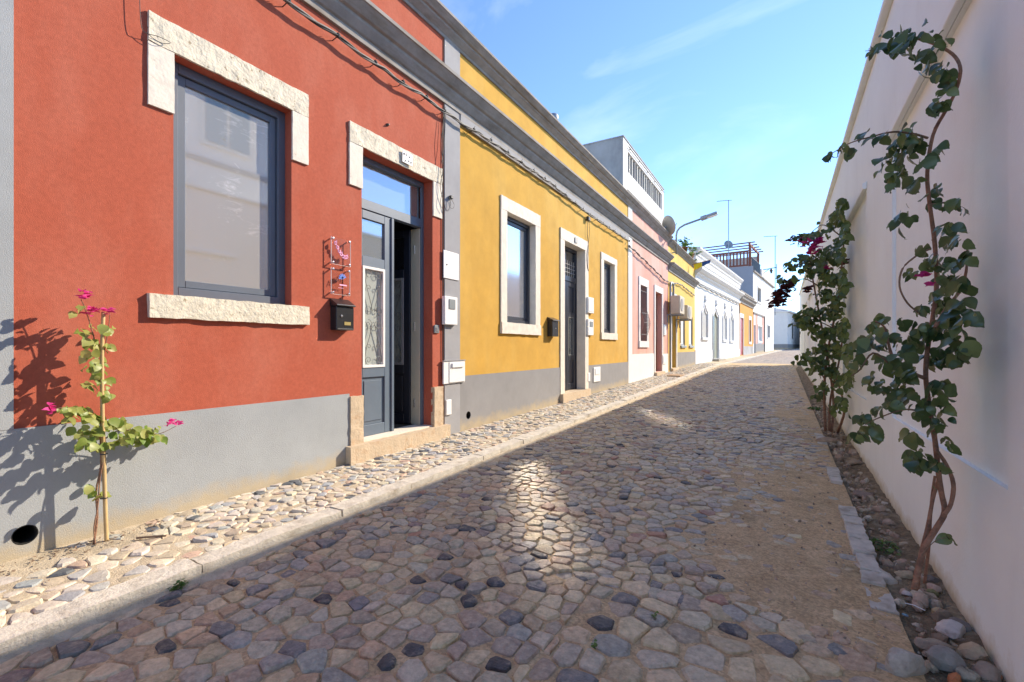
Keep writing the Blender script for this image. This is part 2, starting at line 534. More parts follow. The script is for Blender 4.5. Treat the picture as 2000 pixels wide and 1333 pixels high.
M['pane'] = glassmat('window_glass', (0.10, 0.10, 0.11), 0.92, 0.12)
M['pane_door'] = glassmat('door_glass', (0.16, 0.185, 0.18), 0.40, 0.05)
M['pane_frost'] = glassmat('pale_frosted_glass', (0.44, 0.48, 0.45), 0.22, 0.12)
M['pane_far'] = glassmat('far_window_glass', (0.02, 0.022, 0.026), 0.25, 0.08)
M['pane_white'] = glassmat('white_blind_glass', (0.78, 0.78, 0.76), 0.08, 0.10)


def acrylic():
    m, nt, p = newmat('clear_acrylic')
    L = nt.links.new
    out = nt.nodes['Material Output']
    nt.nodes.remove(p)
    t = nd(nt, 'ShaderNodeBsdfTransparent')
    t.inputs['Color'].default_value = (0.985, 0.98, 0.985, 1)
    g = nd(nt, 'ShaderNodeBsdfGlossy')
    g.inputs['Roughness'].default_value = 0.05
    ms = nd(nt, 'ShaderNodeMixShader')
    ms.inputs[0].default_value = 0.05
    L(t.outputs[0], ms.inputs[1]); L(g.outputs[0], ms.inputs[2])
    L(ms.outputs[0], out.inputs['Surface'])
    return m


M['acrylic'] = acrylic()


def sandmat():
    """sand and dust of the road; far down the street, where stones cannot be told apart, a cobble texture takes over"""
    m, nt, p = newmat('road_sand')
    L = nt.links.new
    geo = nd(nt, 'ShaderNodeNewGeometry')
    P = geo.outputs['Position']
    n = nd(nt, 'ShaderNodeTexNoise', Scale=9.0, Detail=8.0, Roughness=0.7)
    L(P, n.inputs['Vector'])
    r = nd(nt, 'ShaderNodeValToRGB')
    e = r.color_ramp.elements
    e[0].position, e[0].color = 0.30, (0.46, 0.31, 0.165, 1)
    e[1].position, e[1].color = 0.72, (0.66, 0.475, 0.275, 1)
    L(n.outputs['Fac'], r.inputs['Fac'])
    # mossy stain
    n3 = nd(nt, 'ShaderNodeTexNoise', Scale=1.9, Detail=6.0, Roughness=0.65)
    L(P, n3.inputs['Vector'])
    r3 = nd(nt, 'ShaderNodeMapRange')
    r3.inputs['From Min'].default_value, r3.inputs['From Max'].default_value = 0.56, 0.72
    r3.inputs['To Max'].default_value = 0.6
    L(n3.outputs['Fac'], r3.inputs['Value'])
    m3 = nd(nt, 'ShaderNodeMixRGB')
    m3.inputs['Color2'].default_value = (0.165, 0.145, 0.075, 1)
    L(r3.outputs['Result'], m3.inputs['Fac']); L(r.outputs['Color'], m3.inputs['Color1'])
    # grit
    v = nd(nt, 'ShaderNodeTexVoronoi', Scale=95.0)
    L(P, v.inputs['Vector'])
    sp = nd(nt, 'ShaderNodeSeparateColor')
    L(v.outputs['Color'], sp.inputs[0])
    gr = nd(nt, 'ShaderNodeMapRange')
    gr.inputs['From Min'].default_value, gr.inputs['From Max'].default_value = 0.0, 1.0
    gr.inputs['To Min'].default_value, gr.inputs['To Max'].default_value = 0.78, 1.22
    L(sp.outputs[0], gr.inputs['Value'])
    vm = nd(nt, 'ShaderNodeVectorMath', operation='SCALE')
    L(m3.outputs['Color'], vm.inputs[0]); L(gr.outputs['Result'], vm.inputs['Scale'])
    # far cobbles
    mp_ = nd(nt, 'ShaderNodeMapping')
    mp_.inputs['Scale'].default_value = (6.6, 7.8, 0.01)
    L(P, mp_.inputs['Vector'])
    v2 = nd(nt, 'ShaderNodeTexVoronoi', Scale=1.0)
    L(mp_.outputs['Vector'], v2.inputs['Vector'])
    s2 = nd(nt, 'ShaderNodeSeparateColor')
    L(v2.outputs['Color'], s2.inputs[0])
    r2 = nd(nt, 'ShaderNodeValToRGB')
    e = r2.color_ramp.elements
    e[0].color = (0.16, 0.155, 0.16, 1)
    e[1].color = (0.42, 0.34, 0.27, 1)
    L(s2.outputs[0], r2.inputs['Fac'])
    sx = nd(nt, 'ShaderNodeSeparateXYZ')
    L(P, sx.inputs[0])
    rf = nd(nt, 'ShaderNodeMapRange')
    rf.inputs['From Min'].default_value, rf.inputs['From Max'].default_value = 25.6, 26.4
    L(sx.outputs['Y'], rf.inputs['Value'])
    mf = nd(nt, 'ShaderNodeMixRGB')
    L(rf.outputs['Result'], mf.inputs['Fac']); L(vm.outputs[0], mf.inputs['Color1']); L(r2.outputs['Color'], mf.inputs['Color2'])
    L(mf.outputs['Color'], p.inputs['Base Color'])
    nb = nd(nt, 'ShaderNodeTexNoise', Scale=70.0, Detail=6.0, Roughness=0.7)
    L(P, nb.inputs['Vector'])
    b1 = nd(nt, 'ShaderNodeBump', Strength=0.7, Distance=0.012)
    L(nb.outputs['Fac'], b1.inputs['Height'])
    b2 = nd(nt, 'ShaderNodeBump', Strength=0.4, Distance=0.02)
    iv = nd(nt, 'ShaderNodeMath', operation='MULTIPLY')
    L(v2.outputs['Distance'], iv.inputs[0]); L(rf.outputs['Result'], iv.inputs[1])
    b2.invert = True
    L(iv.outputs[0], b2.inputs['Height']); L(b1.outputs['Normal'], b2.inputs['Normal'])
    L(b2.outputs['Normal'], p.inputs['Normal'])
    p.inputs['Roughness'].default_value = 0.85
    p.inputs['Specular IOR Level'].default_value = 0.25
    return m


M['sand'] = sandmat()

# ================================================================== the setting
XW = 0.68                      # face of the white wall on the right
XK = -2.58                     # road edge of the left kerb
YB = 22.46                     # from here the street bears right
TB = math.tan(rad(4.2))


def bend(Y):
    return max(0.0, Y - YB) * TB


def g(Y):
    return 0.0165 * (Y - 0.7)


def road_z(X, Y):
    u = (X - bend(Y) - XK) / (0.42 - XK)
    return g(Y) - 0.085 - 0.035 * u + 0.02 * math.sin(math.pi * min(1, max(0, u)))


def pave_z(X, Y):
    return g(Y) - 0.012 - 0.03 * (X - bend(Y) + 3.5) / 0.78


def mound(X, Y):
    """drifted sand over the stones on the right-hand side"""
    n1 = N(X * 1.3, Y * 0.9, 3.1)
    a = sstep(-0.72, -0.05, X + 0.22 * n1) * sstep(2.25, 2.55, Y + 0.55 * X) * (1 - sstep(4.6, 5.6, Y + 0.5 * n1))
    b = sstep(-0.5, 0.1, X) * sstep(6.2, 7.0, Y) * (1 - sstep(9.0, 10.5, Y)) * sstep(-0.2, 0.25, N(X * 0.9, Y * 0.5, 9.0))
    c = sstep(-0.55, 0.15, X) * sstep(10, 11, Y) * 0.6
    d = sstep(0.18, 0.4, N(X * 0.8 + 4, Y * 0.8, 1.7)) * sstep(2.6, 4, Y) * sstep(-1.6, -0.4, X) * 0.55
    e = sstep(0.2, 0.36, X) * 0.8
    return max(a, b, c, d, e)


def sand_z(X, Y):
    m_ = mound(X, Y)
    return road_z(X, Y) - 0.0095 + m_ * 0.0175 + (0.4 + m_) * 0.006 * N(X * 5, Y * 5, 0.7) + 0.003 * N(X * 21, Y * 21, 2.7)


def sheet(name, xs, ys, zf, m, xoff=None):
    mb = MB()
    nx = len(xs)
    for y in ys:
        for x in xs:
            X = x + (xoff(y) if xoff else 0)
            mb.v.append((X, y, zf(X, y)))
    for j in range(len(ys) - 1):
        for i in range(nx - 1):
            mb.f.append((j * nx + i, j * nx + i + 1, (j + 1) * nx + i + 1, (j + 1) * nx + i))
    return mb.build(name, m, smooth=True, kind='structure')


def frange(a, b, s):
    n = max(1, int(round((b - a) / s)))
    return [a + (b - a) * i / n for i in range(n + 1)]


ground = MB().quad((-3000, -3000, -0.6), (3000, -3000, -0.6), (3000, 3000, -0.6), (-3000, 3000, -0.6)).build('ground', M['pave_sand'], kind='structure')
road = sheet('road', frange(-2.64, 0.44, 0.05), frange(-1.2, 7, 0.05) + frange(7.15, 26, 0.15)[0:] + frange(27, 80, 1.0), sand_z, M['sand'], bend)
pavement = sheet('pavement', frange(-3.52, -2.68, 0.06), frange(-1.2, 8, 0.06) + frange(8.2, 26, 0.2) + frange(27, 80, 1.0),
                 lambda X, Y: pave_z(X, Y) - 0.002 + 0.004 * N(X * 9, Y * 9, 5.0), M['pave_sand'], bend)
bed = sheet('planting_bed', frange(0.40, 0.70, 0.02), frange(-0.2, 12, 0.03) + frange(12.3, 30, 0.3),
            lambda X, Y: road_z(0.42, Y) - 0.015 + 0.022 * N(X * 9, Y * 9, 4.4) + 0.012 * N(X * 31, Y * 31, 1.4) + 0.03 * sstep(0.5, 0.7, X), M['soil'])


def clip(poly, nx_, ny_, d):
    """keep the side n.p <= d"""
    out = []
    n = len(poly)
    for i in range(n):
        a, b = poly[i], poly[(i + 1) % n]
        da, db = nx_ * a[0] + ny_ * a[1] - d, nx_ * b[0] + ny_ * b[1] - d
        if da <= 0: out.append(a)
        if (da < 0 < db) or (db < 0 < da):
            t = da / (da - db)
            out.append((a[0] + (b[0] - a[0]) * t, a[1] + (b[1] - a[1]) * t))
    return out


def cells(x0, x1, y0, y1, dx, dy, jx, jy, rnd, wave=0.0, gap=0.006):
    """irregular close-packed stones: rows of jittered seeds, each cut back to its own cell"""
    rows = []
    ny = int((y1 - y0) / dy) + 1
    for j in range(-1, ny + 1):
        row = []
        off = rnd.random() * dx
        x = x0 - dx - off
        while x < x1 + dx:
            w = dx * (0.55 + 0.95 * rnd.random() ** 1.2)
            xc = x + w / 2
            yc = y0 + (j + 0.5) * dy + jy * dy * (rnd.random() - 0.5) + wave * N(xc * 0.9, (y0 + j * dy) * 0.6, 8.8) * dy
            row.append((xc + jx * dx * (rnd.random() - 0.5), yc))
            x += w
        rows.append(row)
    res = []
    for j in range(1, len(rows) - 1):
        near = [p for k in range(max(0, j - 2), min(len(rows), j + 3)) for p in rows[k]]
        near = sorted(near)
        xs = [p[0] for p in near]
        import bisect
        for c in rows[j]:
            if not (x0 - 0.03 < c[0] < x1 + 0.03): continue
            poly = [(x0, c[1] - 3 * dy), (x1, c[1] - 3 * dy), (x1, c[1] + 3 * dy), (x0, c[1] + 3 * dy)]
            lo, hi = bisect.bisect_left(xs, c[0] - 3 * dx), bisect.bisect_right(xs, c[0] + 3 * dx)
            gp = gap * (0.5 + 1.2 * rnd.random())
            for q in near[lo:hi]:
                if q is c or q == c: continue
                vx, vy = q[0] - c[0], q[1] - c[1]
                l = math.hypot(vx, vy)
                if l > 3 * dx: continue
                vx, vy = vx / l, vy / l
                mx_, my_ = (c[0] + q[0]) / 2, (c[1] + q[1]) / 2
                poly = clip(poly, vx, vy, vx * mx_ + vy * my_ - gp)
                if len(poly) < 3: break
            if len(poly) >= 3:
                res.append(poly)
    return res


def soften(poly, rnd, r=0.2, maxn=10):
    out = []
    n = len(poly)
    for i in range(n):
        a, b = poly[i], poly[(i + 1) % n]
        if math.hypot(b[0] - a[0], b[1] - a[1]) < 0.012:
            out.append(((a[0] + b[0]) / 2, (a[1] + b[1]) / 2))
            continue
        k1, k2 = r * (0.6 + 0.8 * rnd.random()), r * (0.6 + 0.8 * rnd.random())
        out.append((a[0] + (b[0] - a[0]) * k1, a[1] + (b[1] - a[1]) * k1))
        out.append((b[0] - (b[0] - a[0]) * k2, b[1] - (b[1] - a[1]) * k2))
    out = [(x_ + rnd.gauss(0, 0.0022), y_ + rnd.gauss(0, 0.0022)) for x_, y_ in out]
    while len(out) > maxn:
        out.pop(rnd.randrange(len(out)))
    return out


def area(poly):
    return 0.5 * abs(sum(poly[i][0] * poly[(i + 1) % len(poly)][1] - poly[(i + 1) % len(poly)][0] * poly[i][1] for i in range(len(poly))))


def stone_geo(poly, zf, rnd, dome=0.007, tilt=0.05, lift=0.0):
    n = len(poly)
    cx = sum(p[0] for p in poly) / n
    cy_ = sum(p[1] for p in poly) / n
    tx, ty = rnd.gauss(0, tilt), rnd.gauss(0, tilt)
    cap = rnd.uniform(0.82, 0.95)
    h = lift + rnd.gauss(0, 0.0035)
    vv = []
    for s_, dz in ((1.03, -0.045), (1.0, -0.009), (cap, 0.0), (cap * 0.62, dome * 0.45)):
        for p in poly:
            x, y = cx + (p[0] - cx) * s_, cy_ + (p[1] - cy_) * s_
            zz = zf(cx, cy_) + g(y) - g(cy_) + h + dz + tx * (x - cx) + ty * (y - cy_) + (0.0022 * N(x * 33, y * 33, h * 100) if dz > -0.02 else 0)
            vv.append((x, y, zz))
    ff = []
    for i in range(3):
        for k in range(n):
            k2 = (k + 1) % n
            ff.append((i * n + k, i * n + k2, (i + 1) * n + k2, (i + 1) * n + k))
    ff.append(tuple(3 * n + k for k in range(n)))
    if area(poly) > 0 and sum(poly[i][0] * poly[(i + 1) % n][1] - poly[(i + 1) % n][0] * poly[i][1] for i in range(n)) < 0:
        ff = [tuple(reversed(q)) for q in ff]
    return vv, ff, (cx, cy_, zf(cx, cy_) + h)


COB = [((0.57, 0.43, 0.255), 24), ((0.51, 0.345, 0.21), 15), ((0.50, 0.42, 0.295), 22), ((0.41, 0.315, 0.225), 15), ((0.63, 0.49, 0.29), 14),
       ((0.36, 0.325, 0.265), 9), ((0.41, 0.21, 0.135), 2.2), ((0.075, 0.074, 0.076), 3), ((0.20, 0.19, 0.175), 4.5), ((0.27, 0.19, 0.165), 1.2)]
PAV = [((0.57, 0.49, 0.375), 26), ((0.52, 0.465, 0.39), 22), ((0.47, 0.385, 0.28), 14), ((0.44, 0.42, 0.39), 12), ((0.34, 0.345, 0.35), 6), ((0.52, 0.37, 0.28), 5), ((0.12, 0.13, 0.14), 4)]


def pick(pal, rnd):
    t = rnd.random() * sum(w for _, w in pal)
    for c_, w in pal:
        t -= w
        if t <= 0:
            k = 0.88 + 0.24 * rnd.random()
            return tuple(min(0.9, q * k * (0.97 + 0.06 * rnd.random())) for q in c_) + (1.0,)
    return (*pal[0][0], 1.0)


def lay(polys, zf, pal, one, many, m, parent, rnd, dome, tilt, liftf, soft):
    items = []
    for poly in polys:
        a0 = area(poly)
        if a0 < 0.0012: continue
        col = pick(pal, rnd)
        pl = soften(poly, rnd, soft)
        if sum(col[:3]) < 0.25:       # dark pebbles are smaller and rounder
            cx = sum(p[0] for p in pl) / len(pl); cy_ = sum(p[1] for p in pl) / len(pl)
            pl = [(cx + (p[0] - cx) * 0.84, cy_ + (p[1] - cy_) * 0.74) for p in soften(pl, rnd, 0.28, 12)]
        vv, ff, c_ = stone_geo(pl, zf, rnd, dome, tilt, liftf(pl[0][0], pl[0][1], rnd))
        q = proj(c_)
        size = 0
        if q and -40 < q[0] < 2040 and q[1] < 1370:
            size = a0 * (CAMZ - c_[2]) / q[2] ** 3
            X, Y = c_[0], c_[1]
            if zf is road_z and sand_z(X, Y) > c_[2] + 0.004: size = 0
        items.append((size, vv, ff, col))
    items.sort(key=lambda t: -t[0])
    rest = MB()
    rest.c = []
    for i, (s_, vv, ff, col) in enumerate(items):
        if i < 300:
            mb = MB().add(vv, ff)
            mb.c = [col] * len(vv)
            mb.build(one, m, parent, smooth=True, sharp=0.45)
        else:
            rest.add(vv, ff)
            rest.c += [col] * len(vv)
    rest.build(many, m, parent, smooth=True, kind='stuff', sharp=0.45)


r1 = random.Random(5)
polys = cells(XK + 0.05, 0.43, 2.15, 24.0, 0.108, 0.080, 0.22, 0.42, r1, 1.5, 0.0030)
polys += cells(XK + 0.05, -0.80, -0.9, 2.15, 0.112, 0.086, 0.25, 0.45, r1, 1.5, 0.0034)
polys += cells(-0.80, 0.60, -0.9, 2.15, 0.145, 0.112, 0.25, 0.5, r1, 1.2, 0.0050)
lay(polys, road_z, COB, 'cobblestone', 'cobblestones', M['stone_tint'], road, r1, 0.006, 0.055, lambda x, y, r: 0.0, 0.13)
r2 = random.Random(9)
polys = cells(-3.475, -2.745, 1.5, 24.0, 0.084, 0.062, 0.45, 0.85, r2, 0.8, 0.0018)
polys += cells(-3.475, -2.745, -0.8, 1.5, 0.108, 0.082, 0.45, 0.85, r2, 0.8, 0.0028)
polys = [p for p in polys if not (p[0][0] < -3.22 and 0.70 < p[0][1] < 1.32 and r2.random() < 0.93)]   # bare earth round the young plant
lay(polys, pave_z, PAV, 'paving_stone', 'paving_stones', M['pave_tint'], pavement, r2, 0.005, 0.055,
    lambda x, y, r: 0.003 + r.gauss(0, 0.003), 0.22)

# kerb stones on the left
r3 = random.Random(21)
y = -0.9
while y < 60:
    L_ = 0.55 + 0.55 * r3.random() if y < 24 else 2.0
    mb = MB()
    ym = y + L_ / 2
    w = 0.135 + 0.02 * r3.random()
    z1 = g(ym) - 0.030 + r3.gauss(0, 0.004)
    mb.block(XK - w, XK + r3.gauss(0, 0.004), y + 0.006, y + L_ - 0.006, z1 - 0.16, z1, 0.045 if y < 12 else 0.2, 0.008, y, 11)
    mb.v = [(a + bend(b), b, c_ + g(b) - g(ym)) for a, b, c_ in mb.v]
    mb.build('kerb_stone', M['kerb'], pavement, smooth=True, sharp=0.5)
    y += L_
# sand washed against the kerb foot
mb = MB()
ys = frange(-0.9, 26, 0.08)
for yy in ys:
    for k, (dx_, dz) in enumerate(((0, 0.016), (0.035, 0.006), (0.085 + 0.03 * N(yy * 2, 1), -0.016))):
        mb.v.append((XK + bend(yy) + dx_ - 0.005, yy, road_z(XK, yy) + dz + 0.006 * N(yy * 6, k * 3.0) * (k < 2)))
for j in range(len(ys) - 1):
    for k in range(2):
        mb.f.append((j * 3 + k, j * 3 + k + 1, (j + 1) * 3 + k + 1, (j + 1) * 3 + k))
mb.build('gutter_sand', M['pave_sand'], road, smooth=True)

# small kerb of the planting bed
y = 2.62
while y < 22:
    if 3.85 < y < 4.6 or 5.3 < y < 6.3 or y > 7.0:
        y += 0.22; continue
    L_ = 0.13 + 0.13 * r3.random()
    zk = road_z(0.42, y)
    mb = MB().block(0.345 + r3.gauss(0, 0.006), 0.435 + r3.gauss(0, 0.006), y + 0.007, y + L_ - 0.007, zk - 0.10, zk + 0.030 + r3.gauss(0, 0.007), 0.030, 0.009, y * 3, 18)
    mb.build('kerb_stone', M['kerb'], bed, smooth=True, sharp=0.5)
    y += L_

# ---------------------------------------------------------------- right-hand wall
TW = CAMZ + 2.50
root = thing('boundary_wall', 'long high white rendered wall with shallow panels along the right side', 'wall', (XW, 12, 0.1))
Y0, Y1 = -4.0, 26.0
zP0, zP1 = CAMZ - 0.50, CAMZ + 1.50
holes = []
yy = 2.28
while yy < Y1 - 3:
    holes.append((yy, yy + 2.0))
    yy += 3.2
hs = holes
cuts = sorted({Y0, Y1, *[a for a, _ in hs], *[b for _, b in hs]})
mb = MB()
for a, b in zip(cuts[:-1], cuts[1:]):
    inside = any(h0 <= (a + b) / 2 <= h1 for h0, h1 in hs)
    if not inside:
        mb.quad((XW, a, -0.5), (XW, a, TW), (XW, b, TW), (XW, b, -0.5))
    else:
        D = 0.022
        mb.quad((XW, a, -0.5), (XW, a, zP0), (XW, b, zP0), (XW, b, -0.5))
        mb.quad((XW, a, zP1), (XW, a, TW), (XW, b, TW), (XW, b, zP1))
        mb.quad((XW + D, a, zP0), (XW + D, a, zP1), (XW + D, b, zP1), (XW + D, b, zP0))
        mb.quad((XW, a, zP0), (XW + D, a, zP0), (XW + D, b, zP0), (XW, b, zP0))
        mb.quad((XW, a, zP1), (XW, b, zP1), (XW + D, b, zP1), (XW + D, a, zP1))
        mb.quad((XW, a, zP0), (XW, a, zP1), (XW + D, a, zP1), (XW + D, a, zP0))
        mb.quad((XW, b, zP0), (XW + D, b, zP0), (XW + D, b, zP1), (XW, b, zP1))
mb.quad((XW + 0.3, Y0, -0.5), (XW + 0.3, Y1, -0.5), (XW + 0.3, Y1, TW), (XW + 0.3, Y0, TW))
mb.quad((XW, Y1, -0.5), (XW, Y1, TW), (XW + 0.3, Y1, TW), (XW + 0.3, Y1, -0.5))
mb.quad((XW, Y0, -0.5), (XW + 0.3, Y0, -0.5), (XW + 0.3, Y0, TW), (XW, Y0, TW))
mb.quad((XW, Y0, TW), (XW + 0.3, Y0, TW), (XW + 0.3, Y1, TW), (XW, Y1, TW))
mb.build('wall', M['wall_white'], root)
MB().extr([(XW - 0.05, TW + 0.003), (XW - 0.05, TW + 0.05), (XW + 0.15, TW + 0.09), (XW + 0.35, TW + 0.05), (XW + 0.35, TW + 0.003)], Y0, Y1 + 0.05).build('coping', M['wall_white'], root, bevel=0.006)
for h0, h1 in hs:
    MB().extr([(XW - 0.035, zP1 + 0.002), (XW - 0.035, zP1 + 0.055), (XW - 0.001, zP1 + 0.075), (XW - 0.001, zP1 + 0.002)], h0 - 0.04, h1 + 0.04).build('ledge', M['stone_tan'] if False else M['wall_white'], root, bevel=0.004)

# house behind the wall: only its reflection shows, in the window of the red house
root = thing('house', 'white house behind the wall, seen only reflected in the large window', 'house', (3.2, 3.6, 0))
mb = MB()
mb.box(1.7, 5.5, 0.6, 5.7, -0.5, 6.3)
mb.build('wall', M['white'], root)
MB().box(1.66, 1.699, 0.6, 5.7, 4.42, 4.50).build('string_course', M['grey'], root)
w = MB().box(1.64, 1.699, 4.25, 5.15, 4.75, 5.75).build('window', M['white_trim'], root)
for a in (4.31, 4.73):
    MB().box(1.62, 1.639, a, a + 0.36, 4.81, 5.69).build('shutter', M['bluepane'], w)

# ---------------------------------------------------------------- houses
XF = -3.5


def frame(o0, ang):
    """facade frame: x outward, y along the street, z up"""
    c_, s_ = math.cos(ang), math.sin(ang)
    ox, oy = o0

    def T(p):
        return (ox + p[0] * c_ + p[1] * s_, oy - p[0] * s_ + p[1] * c_, p[2])
    return T


T0 = frame((XF, 0.0), 0.0)
T1 = frame((XF, YB), rad(4.2))


def loc_px(px, py, o0, ang, o=0.0):
    """(s, z) on a facade frame for a photo pixel"""
    c_, s_ = math.cos(ang), math.sin(ang)
    k = (px - 1000) / FPX
    ax, ay = o0[0] + o * c_, o0[1] - o * s_
    # xr = k*d ; X = ax + s*s_, Y = ay + s*c_
    num = (ax * cT + ay * sT) - k * (-ax * sT + ay * cT)
    den = k * (-s_ * sT + c_ * cT) - (s_ * cT + c_ * sT)
    s = num / den
    X, Y = ax + s * s_, ay + s * c_
    d = -X * sT + Y * cT
    return s, CAMZ + (HY - py) * d / FPX


def facade(T, s0, s1, z0, z1, holes, depth=0.2, circ=(), back=6.0, top=None):
    """front with openings and reveals, closed behind as a solid house"""
    mb = MB(T)
    ss = sorted({s0, s1, *[h[0] for h in holes], *[h[1] for h in holes], *[c_[0] + k * c_[2] * 1.3 for c_ in circ for k in (-1, 1)]})
    zs = sorted({z0, z1, *[h[2] for h in holes], *[h[3] for h in holes], *[c_[1] + k * c_[2] * 1.3 for c_ in circ for k in (-1, 1)]})
    for a, b in zip(ss[:-1], ss[1:]):
        for c_, d in zip(zs[:-1], zs[1:]):
            ms, mz = (a + b) / 2, (c_ + d) / 2
            if any(h[0] < ms < h[1] and h[2] < mz < h[3] for h in holes): continue
            if any(abs(q[0] - ms) < q[2] * 1.3 and abs(q[1] - mz) < q[2] * 1.3 for q in circ): continue
            mb.quad((0, a, c_), (0, b, c_), (0, b, d), (0, a, d))
    for cs, cz, r in circ:
                n = 24
                ci = [(cs + r * math.cos(2 * math.pi * k / n), cz + r * math.sin(2 * math.pi * k / n)) for k in range(n)]
                sq = []
                for k in range(n):
                    u, v = math.cos(2 * math.pi * k / n), math.sin(2 * math.pi * k / n)
                    q = max(abs(u), abs(v))
                    sq.append((cs + u / q * r * 1.3, cz + v / q * r * 1.3))
                for k in range(n):
                    k2 = (k + 1) % n
                    mb.quad((0, *ci[k]), (0, *sq[k]), (0, *sq[k2]), (0, *ci[k2]))
                    mb.quad((0, *ci[k]), (0, *ci[k2]), (-0.3, *ci[k2]), (-0.3, *ci[k]))
    for h in holes:
        a, b, c_, d = h[:4]
        q = -depth
        mb.quad((0, a, c_), (0, a, d), (q, a, d), (q, a, c_))
        mb.quad((0, b, c_), (q, b, c_), (q, b, d), (0, b, d))
        mb.quad((0, a, d), (0, b, d), (q, b, d), (q, a, d))
        mb.quad((0, a, c_), (q, a, c_), (q, b, c_), (0, b, c_))
    zt = top if top is not None else z1
    mb.quad((0, s0, z0), (0, s0, z1), (-0.25, s0, z1), (-0.25, s0, zt), (-back, s0, zt), (-back, s0, z0))
    mb.quad((0, s1, z0), (-back, s1, z0), (-back, s1, zt), (-0.25, s1, zt), (-0.25, s1, z1), (0, s1, z1))
    if back > 0.1: mb.quad((-back, s0, z0), (-back, s0, zt), (-back, s1, zt), (-back, s1, z0))
    mb.quad((-0.25, s0, zt), (-0.25, s1, zt), (-back, s1, zt), (-back, s0, zt))
    mb.quad((0, s0, z1), (0, s1, z1), (-0.25, s1, z1), (-0.25, s0, z1))
    if zt < z1: mb.quad((-0.25, s0, zt), (-0.25, s0, z1), (-0.25, s1, z1), (-0.25, s1, zt))
    return mb


def surround(T, par, a, b, c_, d, w, wt_, wb, m, proud=0.035, amp=0.004, cell=0.07, ears=None, sill=True, jambs=True, seed=0.0, inner=0.0):
    """stone dressing of an opening a..b, c..d, as lintel, jamb stones and sill"""
    MB(T).block(-inner, proud, a - w, b + w, d + 0.001, d + wt_, cell, amp, seed).build('lintel', m, par, smooth=False)
    if ears:
        for y0, y1 in ((a - w, a), (b, b + w)):
            MB(T).block(-inner, proud - 0.003, y0, y1, ears, d - 0.001, cell, amp * 0.4, seed + 3).build('jamb_stone', M['stone_smooth'], par)
    elif jambs:
        for y0, y1 in ((a - w, a), (b, b + w)):
            MB(T).block(-inner, proud - 0.003, y0, y1, c_ + 0.001, d - 0.001, cell, amp * 0.5, seed + 5).build('jamb_stone', m, par)
    if sill:
        MB(T).block(-max(0.03, inner), proud + 0.012, a - w, b + w, c_ - wb, c_ - 0.001, cell, amp, seed + 7).build('sill', m, par)


def window(T, par, a, b, c_, d, o, pm, fm, fw=0.06, sash=0.05, mullion=0):
    """metal window in a reveal: outer frame, sash, pane; returns the window part"""
    mb = MB(T)
    mb.box(o - 0.06, o, a, a + fw, c_, d).box(o - 0.06, o, b - fw, b, c_, d)
    mb.box(o - 0.06, o, a + fw, b - fw, d - fw, d).box(o - 0.06, o, a + fw, b - fw, c_, c_ + fw)
    w_ = mb.build('window', fm, par, bevel=0.003)
    a2, b2, c2, d2 = a + fw + 0.004, b - fw - 0.004, c_ + fw + 0.004, d - fw - 0.004
    mb = MB(T)
    q = o - 0.022
    mb.box(q - 0.04, q, a2, a2 + sash, c2, d2).box(q - 0.04, q, b2 - sash, b2, c2, d2)
    mb.box(q - 0.04, q, a2 + sash, b2 - sash, d2 - sash, d2).box(q - 0.04, q, a2 + sash, b2 - sash, c2, c2 + sash)
    for k in range(mullion):
        ym = a2 + (b2 - a2) * (k + 1) / (mullion + 1)
        mb.box(q - 0.04, q + 0.002, ym - sash / 2, ym + sash / 2, c2 + sash, d2 - sash)
    mb.build('sash', fm, w_, bevel=0.003)
    MB(T).box(q - 0.03, q - 0.018, a2 + sash, b2 - sash, c2 + sash, d2 - sash).build('pane', pm, w_)
    return w_


def cornices(T, par, s0, s1, m, zb=2.98 + 0.0, dz=1.10, mt=None, step=True):
    """main cornice and parapet coping, as in the photograph: stepped mouldings"""
    z = zb + dz
    MB(T).extr([(0.001, z - 0.06), (0.03, z - 0.06), (0.03, z), (0.05, z + 0.01), (0.10, z + 0.075), (0.105, z + 0.10), (0.135, z + 0.11), (0.20, z + 0.185), (0.215, z + 0.19), (0.215, z + 0.225), (0.001, z + 0.25)], s0, s1).build('cornice', m, par)
    z = 3.72 + dz
    MB(T).extr([(0.001, z - 0.02), (0.02, z - 0.02), (0.025, z + 0.01), (0.09, z + 0.065), (0.095, z + 0.085), (0.12, z + 0.09), (0.17, z + 0.14), (0.18, z + 0.145), (0.18, z + 0.175), (-0.28, z + 0.20), (-0.28, z + 0.002), (0.0, z + 0.002)], s0, s1).build('coping', m, par)


def pipe_mouth(par, x, s, z, r):
    """dark plastic pipe set into the wall, open to the street"""
    n = 24
    ci = [(math.cos(2 * math.pi * k / n), math.sin(2 * math.pi * k / n)) for k in range(n)]
    mb = MB()
    mb.v = [(x + dx, s + u * q, z + v * q) for dx, q in ((0.0, r), (0.0, r * 0.93), (-0.25, r * 0.93)) for u, v in ci]
    mb.f = [(i * n + k, i * n + (k + 1) % n, (i + 1) * n + (k + 1) % n, (i + 1) * n + k) for i in range(2) for k in range(n)] + [tuple(2 * n + k for k in range(n))]
    mb.build('drain_pipe', M['void'], par)  # near-black end cap stands for the hollow's unlit depth


# ---- red house
red = thing('red_house', 'terracotta red rendered house with large window and open door', 'house', (XF, 1.9, 0.0))
GH = (0.38, 4.33)
drain1 = (fyz(35, 1047)[0], fyz(35, 1047)[1], 0.052)
facade(T0, -2.6, 4.33, -0.4, 4.84, [(1.50, 2.355, 1.45, 3.06), (3.09, 4.13, 0.10, 3.03)], 0.24, top=4.3, circ=[(0.80, drain1[1], 0.06)]).build('wall', M['red'], red)
